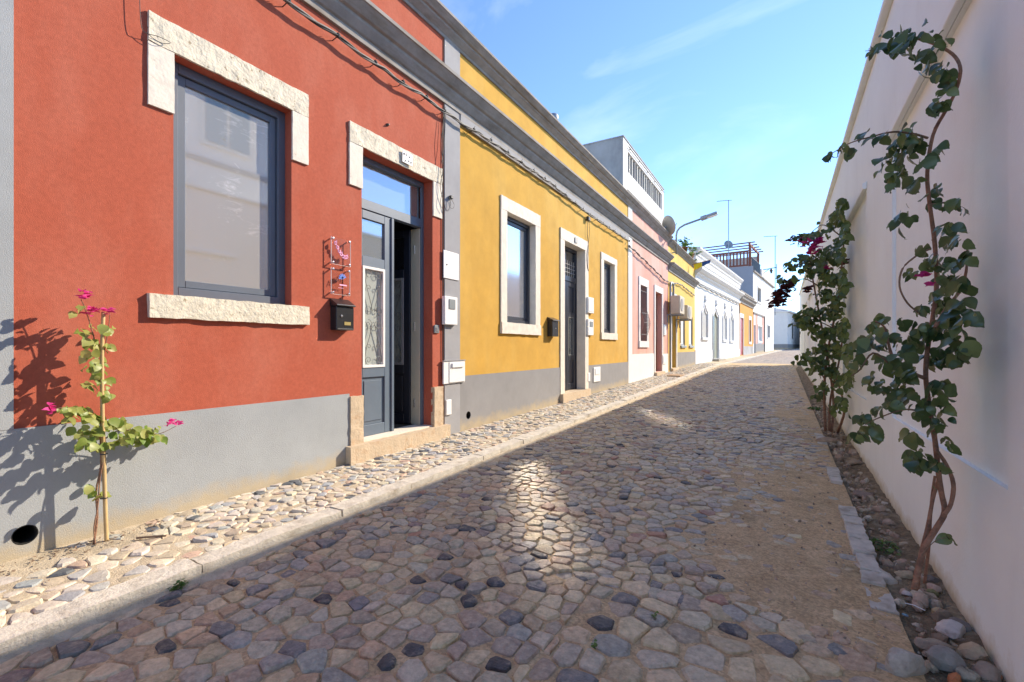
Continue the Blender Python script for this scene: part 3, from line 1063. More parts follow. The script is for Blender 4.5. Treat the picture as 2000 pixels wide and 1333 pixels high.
# plinth, with the drain pipe mouth
mb = facade(lambda p: (XF + 0.014 + p[0], p[1], p[2]), 0.36, 2.934, -0.4, 0.672, [], circ=[(0.80, drain1[1], 0.052)], back=0.013)
mb.build('plinth', M['plinth_pale'], red)
mb = facade(lambda p: (XF + 0.016 + p[0], p[1], p[2]), 0.36, 0.7575, 0.673, 4.03, [], back=0.0155)
mb.build('pilaster', M['plinth_pale'], red)
pipe_mouth(red, XF + 0.0145, 0.80, drain1[1], 0.0515)
cornices(T0, red, -2.6, 4.33, M['cornice'])

w_ = window(T0, red, 1.50, 2.355, 1.452, 3.058, -0.085, M['pane_red'], M['frame'], 0.065, 0.05)
surround(T0, w_, 1.50, 2.355, 1.45, 3.06, 0.147, 0.19, 0.155, M['stone'], 0.020, 0.006, 0.04, ears=2.655, seed=1.0)
d_ = MB(T0)
# door frame
oD = -0.13
d_.box(oD - 0.07, oD, 3.092, 3.135, 0.20, 3.028).box(oD - 0.02, oD, 4.085, 4.128, 0.20, 3.028).box(oD - 0.07, oD, 3.135, 4.085, 2.97, 3.028).box(oD - 0.07, oD, 3.135, 4.085, 2.50, 2.60)
door = d_.build('door', M['door_blue'], red, bevel=0.003)
MB(T0).box(oD - 0.045, oD - 0.035, 3.135, 4.085, 2.60, 2.97).build('transom_pane', M['pane_door'], door)
surround(T0, door, 3.09, 4.13, 0.2, 3.03, 0.155, 0.19, 0.1, M['stone'], 0.020, 0.006, 0.04, ears=2.63, seed=8.0, sill=False)
for a, b in ((2.936, 3.0895), (4.1305, 4.29)):
    MB(T0).block(-0.02, 0.03, a, b, 0.02, 0.645, 0.05, 0.006, a * 3).build('jamb_base', M['stone_tan'], door)
MB(T0).block(-0.235, -0.001, 3.0905, 4.1295, 0.06, 0.203, 0.08, 0.002, 4.0).build('threshold', M['stone_smooth'], door)
MB(T0).block(0.0, 0.085, 2.89, 4.36, 0.0, 0.188, 0.06, 0.005, 2.0).build('doorstep', M['stone_tan'], door)


def scroll(cy_, cz, r0, turns, a0, n=14, s=1):
    return [(cy_ + s * r0 * (1 - 0.75 * k / n) * math.cos(a0 + turns * 2 * math.pi * k / n), cz + r0 * (1 - 0.75 * k / n) * math.sin(a0 + turns * 2 * math.pi * k / n)) for k in range(n + 1)]


def leaf_panels(P, glass_m, x0=0.0, w=0.47):
    """door leaf in its own frame P(u, o, z): stiles, rails, glass, grille, lower panel"""
    H0, H1 = 0.205, 2.495
    mb = MB(P)
    rails = [(H0, H0 + 0.11), (0.80, 0.90), (1.93, 2.03), (H1 - 0.085, H1)]
    mb.box(-0.045, 0.0, x0, x0 + 0.085, H0, H1).box(-0.045, 0.0, x0 + w - 0.085, x0 + w, H0, H1)
    for a, b in rails: mb.box(-0.045, 0.0, x0 + 0.085, x0 + w - 0.085, a, b)
    lf = mb
    pn = MB(P).box(-0.032, -0.018, x0 + 0.085, x0 + w - 0.085, H0 + 0.11, 0.80)
    pn.box(-0.018, -0.010, x0 + 0.115, x0 + w - 0.115, H0 + 0.145, 0.765)
    g1 = MB(P).box(-0.030, -0.022, x0 + 0.085, x0 + w - 0.085, 2.03, H1 - 0.085)
    g2 = MB(P).box(-0.036, -0.030, x0 + 0.10, x0 + w - 0.10, 0.915, 1.915)
    fr = MB(P)
    a, b, c_, d = x0 + 0.086, x0 + w - 0.086, 0.901, 1.929
    fr.box(-0.028, 0.008, a, a + 0.025, c_, d).box(-0.028, 0.008, b - 0.025, b, c_, d).box(-0.028, 0.008, a + 0.025, b - 0.025, c_, c_ + 0.025).box(-0.028, 0.008, a + 0.025, b - 0.025, d - 0.025, d)
    gr = MB(P)
    ym = (a + b) / 2
    hw = (b - a) / 2 - 0.03
    zm = (c_ + d) / 2
    for sy in (-1, 1):
        for sz in (-1, 1):
            pts = [(-0.006, ym + sy * hw * (0.15 + 0.8 * math.sin(t * math.pi / 2) ** 1.6), zm + sz * (0.06 + 0.40 * t)) for t in [k / 10 for k in range(11)]]
            gr.tube(pts, 0.0036, 5)
            gr.tube([(-0.006, y_, z_) for y_, z_ in scroll(ym + sy * hw * 0.55, zm + sz * 0.44, 0.045, 1.3, math.pi / 2 * sz, s=sy)], 0.0032, 5)
            gr.tube([(-0.006, y_, z_) for y_, z_ in scroll(ym + sy * hw * 0.55, zm + sz * 0.075, 0.052, 1.25, -math.pi / 2 * sz, s=sy)], 0.0032, 5)
            gr.tube([(-0.006, y_, z_) for y_, z_ in scroll(ym + sy * hw * 0.5, zm + sz * 0.30, 0.03, 1.0, 0.0, s=sy)], 0.003, 5)
    return lf, pn, g1, g2, fr, gr


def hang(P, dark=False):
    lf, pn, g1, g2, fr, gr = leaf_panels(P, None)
    md = M['door_dark'] if dark else M['door_blue']  # open leaf's shade put into darker paint, glass and grille frame
    lf.build('leaf', md, door, bevel=0.003, label='open right leaf, shade put into its paint' if dark else None)
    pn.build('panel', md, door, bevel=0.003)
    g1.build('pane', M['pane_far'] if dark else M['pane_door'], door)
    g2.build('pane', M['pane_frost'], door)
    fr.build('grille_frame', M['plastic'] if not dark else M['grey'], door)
    gr.build('grille', M['iron_pale'], door, smooth=True)


hang(lambda p: (XF + oD - 0.01 + p[0], 3.137 + p[1], p[2]))
ho = Vector((XF + oD - 0.165, 4.07))
da = rad(80)
ux, uy = -math.sin(da), -math.cos(da)     # from the hinge into the house
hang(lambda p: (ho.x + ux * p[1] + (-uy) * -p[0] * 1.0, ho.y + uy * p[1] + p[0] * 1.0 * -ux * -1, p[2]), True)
MB(T0).box(oD - 0.068, oD + 0.006, 3.61, 3.645, 0.205, 2.495).build('meeting_stile', M['door_blue'], door, bevel=0.003)
MB(T0).box(oD - 0.16, oD - 0.021, 4.080, 4.126, 0.205, 2.495).build('inner_frame', M['cream'], door, bevel=0.004)
for z_ in (0.45, 1.35, 2.25):
    MB(T0).lathe((oD - 0.10, 4.078, z_ - 0.05), (0, 0, 1), [(0.010, 0), (0.010, 0.10)], 8).build('hinge', M['chrome'], door)
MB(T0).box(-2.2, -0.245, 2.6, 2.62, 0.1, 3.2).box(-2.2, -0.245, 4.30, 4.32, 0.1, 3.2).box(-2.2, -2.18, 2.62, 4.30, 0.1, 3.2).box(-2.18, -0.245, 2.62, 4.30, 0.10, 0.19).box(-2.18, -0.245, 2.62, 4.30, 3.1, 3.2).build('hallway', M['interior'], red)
# house number tile on the lintel, worn past reading
a, b = fyz(771, 284, XF + 0.05), fyz(796, 307, XF + 0.05)
MB(T0).block(0.034, 0.043, 3.60, 3.75, 3.065, 3.185, 0.03, 0.003, 2.2).build('number_tile', M['plastic'], door)
mb = MB(T0)
for k, (y_, z_) in enumerate([(3.62, 3.15), (3.66, 3.155), (3.705, 3.15), (3.635, 3.09), (3.685, 3.095), (3.725, 3.09)]):
    mb.tube([(0.0455, q[0], q[1]) for q in scroll(y_, z_, 0.014, 0.8, k * 1.3, 8)], 0.0028, 4)
mb.build('number_marks', M['dark_ink'], door)

# ---- yellow house
yel = thing('yellow_house', 'ochre yellow rendered house with grey plinth and two stone framed windows', 'house', (XF, 8.2, 0.1))
W1, W2, DY = (5.77, 6.67, 1.475, 3.10), (9.99, 10.76, 1.445, 3.085), (7.83, 8.85, 0.26, 3.09)
facade(T0, 4.331, 11.99, -0.4, 4.84, [(q[0] - 0.06, q[1] + 0.06, q[2] - 0.06, q[3] + 0.06) for q in (W1, W2, DY)], 0.24, top=4.3, circ=[(4.82, 0.235, 0.06)]).build('wall', M['yellow'], yel)
mb = facade(lambda p: (XF + 0.012 + p[0], p[1], p[2]), 4.634, 7.655, -0.4, 0.745, [], circ=[(4.82, 0.235, 0.05)], back=0.011)
mb.build('plinth', M['plinth_grey'], yel)
pipe_mouth(yel, XF + 0.0125, 4.82, 0.235, 0.0495)
facade(lambda p: (XF + 0.012 + p[0], p[1], p[2]), 9.025, 11.90, -0.4, 0.735, [], back=0.011).build('plinth', M['plinth_grey'], yel)
facade(lambda p: (XF + 0.018 + p[0], p[1], p[2]), 4.333, 4.633, -0.4, 4.815, [], back=0.017).build('pilaster', M['grey'], yel)
facade(lambda p: (XF + 0.018 + p[0], p[1], p[2]), 11.90, 11.989, -0.4, 4.815, [], back=0.017).build('pilaster', M['white_trim'], yel)
cornices(T0, yel, 4.331, 11.99, M['cornice'])
MB(T0).box(0.001, 0.03, 4.634, 11.90, 3.90, 4.019).build('frieze_band', M['grey'], yel)
w_ = window(T0, yel, *W1[:2], W1[2] + 0.002, W1[3] - 0.002, -0.09, M['pane'], M['frame_dark'], 0.055, 0.05)
surround(T0, w_, *W1, 0.165, 0.195, 0.165, M['stone_smooth'], 0.025, 0.006, 0.06, seed=11, inner=0.2)
w_ = window(T0, yel, *W2[:2], W2[2] + 0.002, W2[3] - 0.002, -0.09, M['pane'], M['frame_dark'], 0.055, 0.05)
surround(T0, w_, *W2, 0.18, 0.15, 0.15, M['stone_smooth'], 0.025, 0.006, 0.06, seed=15, inner=0.2)
oD = -0.16
a, b, c_, d = DY
dk = MB(T0).box(oD - 0.06, oD, a + 0.002, a + 0.05, c_, d - 0.002).box(oD - 0.06, oD, b - 0.05, b - 0.002, c_, d - 0.002).box(oD - 0.06, oD, a + 0.05, b - 0.05, d - 0.06, d - 0.002).box(oD - 0.06, oD, a + 0.05, b - 0.05, 2.42, 2.52).build('door', M['door_dark'], yel, bevel=0.003)
surround(T0, dk, a, b, c_, d, 0.18, 0.20, 0.1, M['stone_smooth'], 0.025, 0.005, 0.07, seed=19, sill=False, inner=0.22)
MB(T0).block(-0.235, 0.075, a - 0.19, b + 0.19, 0.06, c_ - 0.002, 0.08, 0.005, 5.0).build('doorstep', M['stone_tan'], dk)
mb = MB(T0)
for k in range(2):
    u0 = a + 0.055 + k * 0.455
    u1 = u0 + 0.45
    mb.box(oD - 0.05, oD - 0.012, u0, u0 + 0.09, c_ + 0.01, 2.415).box(oD - 0.05, oD - 0.012, u1 - 0.09, u1, c_ + 0.01, 2.415)
    for q0, q1 in ((c_ + 0.01, c_ + 0.13), (0.86, 0.95), (1.72, 1.80), (2.32, 2.415)):
        mb.box(oD - 0.05, oD - 0.012, u0 + 0.09, u1 - 0.09, q0, q1)
    MB(T0).box(oD - 0.045, oD - 0.028, u0 + 0.09, u1 - 0.09, c_ + 0.13, 0.86).box(oD - 0.045, oD - 0.028, u0 + 0.09, u1 - 0.09, 1.80, 2.32).build('panel', M['door_dark'], dk, bevel=0.003)
    MB(T0).box(oD - 0.045, oD - 0.036, u0 + 0.09, u1 - 0.09, 0.95, 1.72).build('pane', M['pane_door'], dk)
    gm = MB(T0).box(oD - 0.03, oD - 0.006, u0 + 0.091, u0 + 0.112, 0.951, 1.719).box(oD - 0.03, oD - 0.006, u1 - 0.112, u1 - 0.091, 0.951, 1.719).box(oD - 0.03, oD - 0.006, u0 + 0.112, u1 - 0.112, 0.951, 0.97).box(oD - 0.03, oD - 0.006, u0 + 0.112, u1 - 0.112, 1.70, 1.719)
    for q in range(4):
        yb = u0 + 0.135 + q * 0.06
        gm.tube([(oD - 0.02, yb, 0.97), (oD - 0.02, yb, 1.70)], 0.005, 5)
    for q in (1.05, 1.62):
        gm.tube([(oD - 0.012, y_, z_) for y_, z_ in scroll((u0 + u1) / 2, q, 0.05, 1.5, 0.3)], 0.005, 5)
    gm.build('grille', M['iron_pale'], dk)
mb.build('leaf', M['door_dark'], dk, bevel=0.003)
MB(T0).box(oD - 0.05, oD - 0.042, a + 0.05, b - 0.05, 2.52, d - 0.06).build('transom_pane', M['pane_far'], dk)
gm = MB(T0)
for q in range(9):
    y_ = a + 0.10 + q * 0.102
    gm.tube([(oD - 0.03, y_, 2.52), (oD - 0.03, y_, 2.84)], 0.006, 5)
for q in (2.60, 2.68, 2.76):
    gm.tube([(oD - 0.028, a + 0.05, q), (oD - 0.028, b - 0.05, q)], 0.006, 5)
gm.build('transom_grille', M['shutter'], dk)
MB(T0).box(0.034, 0.042, 8.28, 8.40, 3.14, 3.24).build('number_plate', M['shutter'], dk)
p1 = at(1081, 232, -4.0)
mb = MB().lathe((p1.x, p1.y, 4.5), (0, 0, 1), [(0.05, 0), (0.05, p1.z - 4.6), (0.09, p1.z - 4.57), (0.105, p1.z - 4.5), (0.09, p1.z - 4.43), (0.03, p1.z - 4.40)], 14)
tag(mb.build('roof_vent', M['galv'], smooth=True), 'small round metal vent cap rising behind the yellow parapet', 'vent')

# ---- pink house
pnk = thing('pink_house', 'faded pink rendered house with white plinth and bulging window grille', 'house', (XF, 14.4, 0.2))


def rect(px0, py0, px1, py1, o0=(XF, 0.0), ang=0.0):
    a_ = loc_px(px0, py0, o0, ang)
    b_ = loc_px(px1, py1, o0, ang)
    return a_[0], b_[0], b_[1], a_[1]


PW = rect(1249.4, 556, 1262.5, 667)
PD = rect(1279, 569.4, 1292, 719)
PD = (PD[0], PD[1], 0.33, PD[3])
facade(T0, 11.991, 16.79, -0.4, 4.84, [PW, PD], 0.24, top=4.3).build('wall', M['pink'], pnk)
facade(lambda p: (XF + 0.014 + p[0], p[1], p[2]), 12.10, PD[0] - 0.14, -0.4, 0.93, [], back=0.013).build('plinth', M['white_trim'], pnk)
facade(lambda p: (XF + 0.014 + p[0], p[1], p[2]), PD[1] + 0.14, 16.79, -0.4, 0.90, [], back=0.013).build('plinth', M['white_trim'], pnk)
facade(lambda p: (XF + 0.018 + p[0], p[1], p[2]), 11.992, 12.25, -0.4, 4.815, [], back=0.017).build('pilaster', M['white_trim'], pnk)
cornices(T0, pnk, 11.991, 16.79, M['cornice'])
w_ = window(T0, pnk, PW[0], PW[1], PW[2] + 0.002, PW[3] - 0.002, -0.16, M['pane_far'], M['iron'], 0.05, 0.04, 1)
surround(T0, w_, *PW, 0.15, 0.22, 0.18, M['white_trim'], 0.03, 0.002, 0.3)
gm = MB(T0)
for k in range(8):
    y_ = PW[0] + (PW[1] - PW[0]) * (k + 0.5) / 8
    gm.tube([(0.012 + 0.11 * math.sin(math.pi * min(1, t * 1.55)) ** 2, y_, PW[2] + 0.02 + (PW[3] - PW[2] - 0.04) * t) for t in [q / 14 for q in range(15)]], 0.006, 5)
for t in (0.12, 0.33, 0.5, 0.9):
    xo = 0.012 + 0.11 * math.sin(math.pi * min(1, t * 1.55)) ** 2
    gm.tube([(xo, PW[0] - 0.02, PW[2] + (PW[3] - PW[2]) * t), (xo, PW[1] + 0.02, PW[2] + (PW[3] - PW[2]) * t)], 0.006, 5)
gm.build('window_grille', M['iron'], w_)
dd = MB(T0).box(-0.20, -0.15, PD[0] + 0.002, PD[1] - 0.002, PD[2], PD[3] - 0.002).build('door', M['wood'], pnk)
for z0, z1 in ((PD[2] + 0.15, 1.1), (1.25, 2.1), (2.25, PD[3] - 0.15)):
    MB(T0).box(-0.149, -0.135, PD[0] + 0.12, PD[1] - 0.12, z0, z1).build('panel', M['wood'], dd, bevel=0.004)
surround(T0, dd, *PD, 0.14, 0.2, 0.1, M['white_trim'], 0.03, 0.002, 0.3, sill=False)
MB(T0).box(-0.2, 0.1, PD[0] - 0.14, PD[1] + 0.14, 0.1, PD[2] - 0.002).build('doorstep', M['stone_tan'], dd, bevel=0.01)

# ---- white upper storey standing over the pink house
XU = -3.66
ups = thing('upper_storey', 'white modern upper storey with grey louvred windows above the pink house', 'building', (XU, 14.4, 4.3))
TU = frame((XU, 0.0), 0.0)
ztop = CAMZ + 5.60
za, zb, zc, zd = CAMZ + 4.81, CAMZ + 5.37, CAMZ + 3.90, CAMZ + 4.33
mb = facade(TU, 12.03, 16.82, 4.305, ztop, [(12.45, 16.55, za, zb), (12.40, 16.5, zc, zd)], 0.12, back=4.5)
up = mb.build('wall', M['white'], ups)
MB(TU).box(-4.5, -0.004, 12.010, 12.029, 4.305, ztop - 0.002).build('gable_wall', M['concrete'], ups)
MB(TU).box(-4.52, 0.02, 12.0, 16.84, ztop + 0.001, ztop + 0.035).build('roof_edge', M['concrete'], ups)
for (c_, d, n_, pm) in ((za, zb, 15, 'frame'), (zc, zd, 16, 'frame')):
    lw = MB(TU).box(-0.118, -0.10, 12.452, 16.548 if n_ == 15 else 16.498, c_ + 0.002, d - 0.002).build('window', M['pane_far'], ups)
    for k in range(n_ + 1):
        y_ = 12.47 + (16.45 - 12.47) * k / n_
        MB(TU).box(-0.098, -0.03, y_ - 0.028, y_ + 0.028, c_ + 0.002, d - 0.002).build('slat', M['shutter'] if k % 3 else M['grey'], lw)
gm = MB(TU)
gm.tube([(0.04, 12.4, zb + 0.10), (0.04, 16.7, zb + 0.10)], 0.014, 6)
for k in range(5): gm.tube([(0.0, 12.6 + k * 0.95, zb + 0.10), (0.05, 12.6 + k * 0.95, zb + 0.10)], 0.012, 5)
gm.build('rail', M['frame_dark'], ups)

# ---- small yellow house
y2 = thing('small_yellow_house', 'narrow pale yellow house with dark doorway and two white windows', 'house', (XF, 19.6, 0.3))
Q1, Q2, QD = rect(1329, 612, 1338, 675.7), rect(1345.5, 618, 1353, 676), rect(1311, 585, 1320, 716)
QD = (QD[0], QD[1], 0.36, QD[3])
Q2 = (Q2[0], min(Q2[1], 22.2), Q2[2], Q2[3])
facade(T0, 16.791, YB, -0.4, 4.72, [Q1, Q2, QD], 0.24, top=4.2).build('wall', M['pale_yellow'], y2)
facade(lambda p: (XF + 0.014 + p[0], p[1], p[2]), QD[1] + 0.12, YB, -0.4, 0.93, [], back=0.013).build('plinth', M['plinth_grey'], y2)
cornices(T0, y2, 16.80, YB, M['cornice'], zb=2.86, dz=1.02)
for q in (Q1, Q2):
    w_ = window(T0, y2, q[0], q[1], q[2] + 0.002, q[3] - 0.002, -0.02, M['pane_white'], M['galv'], 0.04, 0.03)
    MB(T0).box(-0.04, 0.06, q[0] - 0.05, q[1] + 0.05, q[2] - 0.08, q[2] - 0.001).build('sill', M['galv'], w_, bevel=0.005)
dd = MB(T0).box(-0.20, -0.15, QD[0] + 0.002, QD[1] - 0.002, QD[2], QD[3] - 0.3).build('door', M['frame_dark'], y2)
MB(T0).box(-0.20, -0.16, QD[0] + 0.002, QD[1] - 0.002, QD[3] - 0.29, QD[3] - 0.002).build('transom_pane', M['pane_far'], dd)
surround(T0, dd, *QD, 0.13, 0.25, 0.1, M['white_trim'], 0.03, 0.002, 0.3, sill=False)
MB(T0).box(-0.2, 0.1, QD[0] - 0.14, QD[1] + 0.14, 0.1, QD[2] - 0.002).build('doorstep', M['stone_tan'], dd, bevel=0.01)
dp = MB()
yq = 16.85
dp.tube([(XF + 0.06, yq, 0.3), (XF + 0.06, yq, 3.25), (XF + 0.07, yq + 0.1, 3.42), (XF + 0.07, yq + 0.45, 3.42), (XF + 0.06, yq + 0.55, 3.25), (XF + 0.06, yq + 0.55, 2.9)], 0.035, 8)
dp.build('downpipe', M['galv'], y2, smooth=True)

# ---- ornate white house
O1, A1 = (XF, YB), rad(4.2)
wht = thing('ornate_white_house', 'white house with ogee arched windows and deep stepped cornices', 'house', T1((0, 6, 0.4)))
SE = loc_px(1444, 600, O1, A1)[0]


def ogee(a, b, c_, d, n=8):
    """opening outline with a pointed head; d = tip height"""
    m_ = (a + b) / 2
    h = min(0.34, (b - a) * 0.5)
    pts = [(a, c_), (b, c_)]
    for k in range(n + 1):
        t = k / n
        pts.append((b - (b - m_) * t ** 0.8, d - h + h * (0.35 * t + 0.65 * t ** 2.2)))
    for k in range(n - 1, -1, -1):
        t = k / n
        pts.append((a + (m_ - a) * t ** 0.8, d - h + h * (0.35 * t + 0.65 * t ** 2.2)))
    return pts


def rct(*q):
    return rect(*q, O1, A1)


OW = [rct(1370.6, 598, 1381.4, 660), rct(1411, 610, 1418.6, 664), rct(1425, 614, 1432, 666)]
OD = rct(1392, 605, 1403, 700)
OD = (OD[0], OD[1], g(T1((0, OD[0], 0))[1]) + 0.1, OD[3])
zW = CAMZ + 4.86
facade(T1, 0.001, SE, -0.4, zW - 0.25, [(q[0], q[1], q[2], q[3]) for q in OW + [OD]], 0.26, top=4.6).build('wall', M['white'], wht)
for i, q in enumerate(OW + [OD]):
    a, b, c_, d = q
    pts = ogee(a, b, c_, d)
    nm = 'window' if i < 3 else 'door'
    bk = MB(T1).box(-0.10, -0.045 if i < 3 else -0.07, a + 0.002, b - 0.002, c_ + 0.002, d - 0.002).build(nm, M['shutter'] if i < 3 else M['olive'], wht)
    # spandrels shaping the pointed head
    m_ = (a + b) / 2
    k0 = [p for p in pts if p[0] >= m_ - 1e-6 and p[1] > c_ + 0.01]
    hb = d - min(0.34, (b - a) * 0.5)
    for side in (0, 1):
        pl = [(p[0] if side == 0 else a + b - p[0], p[1]) for p in k0]
        poly = [(b - 0.001 if side == 0 else a + 0.001, hb), *[(min(max(p[0], a + 0.001), b - 0.001), p[1] - 0.003) for p in pl], (b - 0.001 if side == 0 else a + 0.001, d - 0.003)]
        MB(T1).prism(poly if side == 0 else poly[::-1], -0.044, -0.002).build('arch_head', M['white'], bk)
    bm_ = MB(T1)
    outl = [(p[0] + (0.09 if p[0] > m_ else -0.09 if p[0] < m_ else 0), p[1] + (0.12 if p[1] > hb else 0)) for p in pts]
    bm_.tube([(0.02, *p) for p in outl[1:]] + [(0.02, *outl[0])], 0.022, 5)
    bm_.lathe(T1 and (0.03, m_, d + 0.22), (0, 0, 1), [(0.10, 0), (0.04, 0.05), (0.10, 0.12), (0.02, 0.20), (0.045, 0.28), (0.005, 0.40)], 8)
    bm_.build('moulding', M['white_trim'], bk)
    if i < 3:
        MB(T1).box(-0.044, 0.08, a - 0.12, b + 0.12, c_ - 0.14, c_ - 0.001).build('sill', M['white_trim'], bk, bevel=0.01)
    else:
        MB(T1).box(-0.069, -0.05, a + 0.002, m_ - 0.05, c_ + 0.002, hb).build('leaf', M['door_dark'], bk)
        MB(T1).box(-0.1, 0.35, a - 0.2, b + 0.2, c_ - 0.25, c_ - 0.001).build('doorstep', M['plinth_pale'], bk, bevel=0.01)
facade(lambda p: T1((0.03 + p[0], p[1], p[2])), 0.001, OD[0] - 0.2, -0.4, 1.0, [], back=0.029).build('plinth', M['white'], wht)
facade(lambda p: T1((0.03 + p[0], p[1], p[2])), OD[1] + 0.2, SE, -0.4, 1.0, [], back=0.029).build('plinth', M['white'], wht)
zz = CAMZ + 3.05
MB(T1).extr([(0.001, zz), (0.05, zz), (0.06, zz + 0.12), (0.03, zz + 0.13), (0.03, zz + 0.28), (0.12, zz + 0.36), (0.13, zz + 0.42), (0.22, zz + 0.46), (0.32, zz + 0.56), (0.33, zz + 0.63), (0.001, zz + 0.68)], 0.001, SE + 0.15).build('cornice', M['white_trim'], wht)
zz = zW - 0.62
MB(T1).extr([(0.001, zz - 0.22), (0.04, zz - 0.22), (0.05, zz), (0.10, zz + 0.05), (0.11, zz + 0.16), (0.17, zz + 0.2), (0.24, zz + 0.30), (0.25, zz + 0.38), (-0.3, zz + 0.42), (-0.3, zz + 0.371), (0, zz + 0.371)], 0.001, SE + 0.12).build('cornice', M['white_trim'], wht)

# ---- orange house
O2 = T1((0, SE, 0))[:2]
T2 = frame(O2, A1)
org = thing('orange_house', 'small orange house with crimson door between white facades', 'house', T2((0, 2, 0.5)))
S2 = loc_px(1471, 600, O2, A1)[0]
RD = rect(1443.5, 619.6, 1451.5, 699, O2, A1)
RD = (max(0.30, RD[0]), RD[1], g(O2[1]) + 0.05, RD[3])
RW = rect(1463, 625, 1466.6, 668, O2, A1)
zo = loc_px(1445, 568, O2, A1)[1]
facade(T2, 0.001, S2, -0.4, zo, [RD, RW], 0.2, top=zo - 0.4).build('wall', M['orange'], org)
dd = MB(T2).box(-0.10, -0.04, RD[0] + 0.002, RD[1] - 0.002, RD[2], RD[3] - 0.002).build('door', M['red_door'], org)
for k in range(3):
    MB(T2).box(-0.039, -0.025, RD[0] + 0.12, RD[1] - 0.12, RD[2] + 0.2 + k * 0.78, RD[2] + 0.85 + k * 0.78).build('panel', M['red_door'], dd, bevel=0.01)
surround(T2, dd, *RD, 0.16, 0.3, 0.1, M['white_trim'], 0.03, 0.0, 0.5, sill=False)
w_ = window(T2, org, RW[0], RW[1], RW[2] + 0.002, RW[3] - 0.002, -0.1, M['pane_far'], M['frame_dark'], 0.06, 0.05)
surround(T2, w_, *RW, 0.16, 0.3, 0.2, M['white_trim'], 0.03, 0.0, 0.5)
facade(lambda p: T2((0.015 + p[0], p[1], p[2])), RD[1] + 0.2, S2, -0.4, CAMZ + 0.12, [], back=0.014).build('plinth', M['concrete'], org)
zz = loc_px(1445, 587, O2, A1)[1]
MB(T2).extr([(0.001, zz - 0.15), (0.05, zz - 0.15), (0.06, zz), (0.2, zz + 0.12), (0.22, zz + 0.25), (0.3, zz + 0.32), (0.3, zz + 0.38), (0.001, zz + 0.42)], 0.002, S2).build('cornice', M['cornice'], org)
MB(T2).extr([(0.12, zo - 0.10), (0.12, zo + 0.02), (-0.3, zo + 0.08), (-0.3, zo + 0.002), (0.0, zo + 0.002), (0.0005, zo - 0.10)], 0.002, S2).build('coping', M['cornice'], org)

# ---- tall house with the roof terrace
O3 = T2((0, S2, 0))[:2]
A3 = rad(5.6)
T3 = frame(O3, A3)
tall = thing('terrace_house', 'tall white house with blue grey gable and timber roof terrace', 'house', T3((0, 6, 0.6)))
S3 = loc_px(1511, 600, O3, A3)[0]


def r3_(*q):
    return rect(*q, O3, A3)


zt = loc_px(1473, 530, O3, A3)[1]
TWn, TGd, TGw, TSw = r3_(1479.6, 561, 1486, 592), r3_(1472.3, 635, 1475.5, 691), r3_(1480, 637, 1487.6, 667), r3_(1499, 636, 1503.4, 660)
facade(T3, 0.001, S3, -0.4, zt, [TWn, TGd, TGw, TSw], 0.25, back=7).build('wall', M['white'], tall)
sp = loc_px(1492, 600, O3, A3)[0]
zg = loc_px(1472, 613, O3, A3)[1]
for q, pm, fm in ((TWn, 'pane_far', 'frame_dark'), (TGw, 'pane_white', 'white_trim'), (TSw, 'pane_far', 'frame_dark')):
    w_ = window(T3, tall, q[0], q[1], q[2] + 0.002, q[3] - 0.002, -0.12, M[pm], M[fm], 0.06, 0.06)
    surround(T3, w_, *q, 0.13, 0.13, 0.15, M['white_trim'], 0.04, 0.0, 0.6)
dd = MB(T3).box(-0.2, -0.14, TGd[0] + 0.002, TGd[1] - 0.002, TGd[2], TGd[3] - 0.002).build('door', M['door_dark'], tall)
MB(T3).box(-0.139, -0.12, TGd[0] + 0.1, TGd[1] - 0.1, TGd[2] + 0.2, TGd[2] + 1.2).build('panel', M['door_dark'], dd, bevel=0.01)
MB(T3).box(0.002, 0.07, 0.002, sp, zg, zg + 0.12).build('string_course', M['cornice'], tall)
MB(T3).box(0.002, 0.09, sp, sp + 0.14, 0.2, zg + 0.12).build('downpipe', M['cornice'], tall)
mb = MB(T3)
for a, b in ((0.003, TGd[0] - 0.02), (TGd[1] + 0.02, TGw[0] - 0.15), (TGw[1] + 0.15, sp)):
    if b > a: mb.box(0.001, 0.012, a, b, CAMZ + 0.35, zg - 0.001)
mb.build('pink_facing', M['pink'], tall)
MB(T3).box(0.001, 0.02, TGd[1] + 0.02, sp, -0.2, CAMZ + 0.349).build('plinth', M['plinth_grey'], tall)
zs_ = zt + 0.35
MB(T3).box(-7.0, -0.002, -0.06, -0.001, 3.8, zs_).build('gable_wall', M['bluegrey'], tall)  # gable colour darkened to carry the shade on this side
MB(T3).extr([(0.12, zt - 0.12), (0.12, zt), (0.0, zt + 0.03), (0.0, zt - 0.12)], 0.001, S3).build('eave', M['cornice'], tall)
# terrace parapet, railing and pergola
MB(T3).box(-0.2, -0.002, 4.6, S3, zt + 0.031, zt + 0.75).build('parapet', M['white'], tall)
gm = MB(T3)
for k in range(22): gm.tube([(-0.1, 0.1 + k * 0.2, zt), (-0.1, 0.1 + k * 0.2, zt + 1.05)], 0.02, 4)
gm.tube([(-0.1, 0.05, zt + 1.07), (-0.1, 4.55, zt + 1.07)], 0.035, 5)
gm.build('railing', M['frame_dark'], tall)
pg = MB(T3)
hp = loc_px(1472, 476, O3, A3)[1]
for x_ in (-0.25, -4.6):
    for y_ in (0.15, 4.4):
        MB(T3).box(x_ - 0.09, x_ + 0.09, y_ - 0.09, y_ + 0.09, zt, hp - 0.16).build('pergola_post', M['brown_wood'], tall)
for x_ in (-0.25, -4.6):
    MB(T3).box(x_ - 0.06, x_ + 0.06, -0.2, 4.8, hp - 0.159, hp).build('pergola_beam', M['brown_wood'], tall)
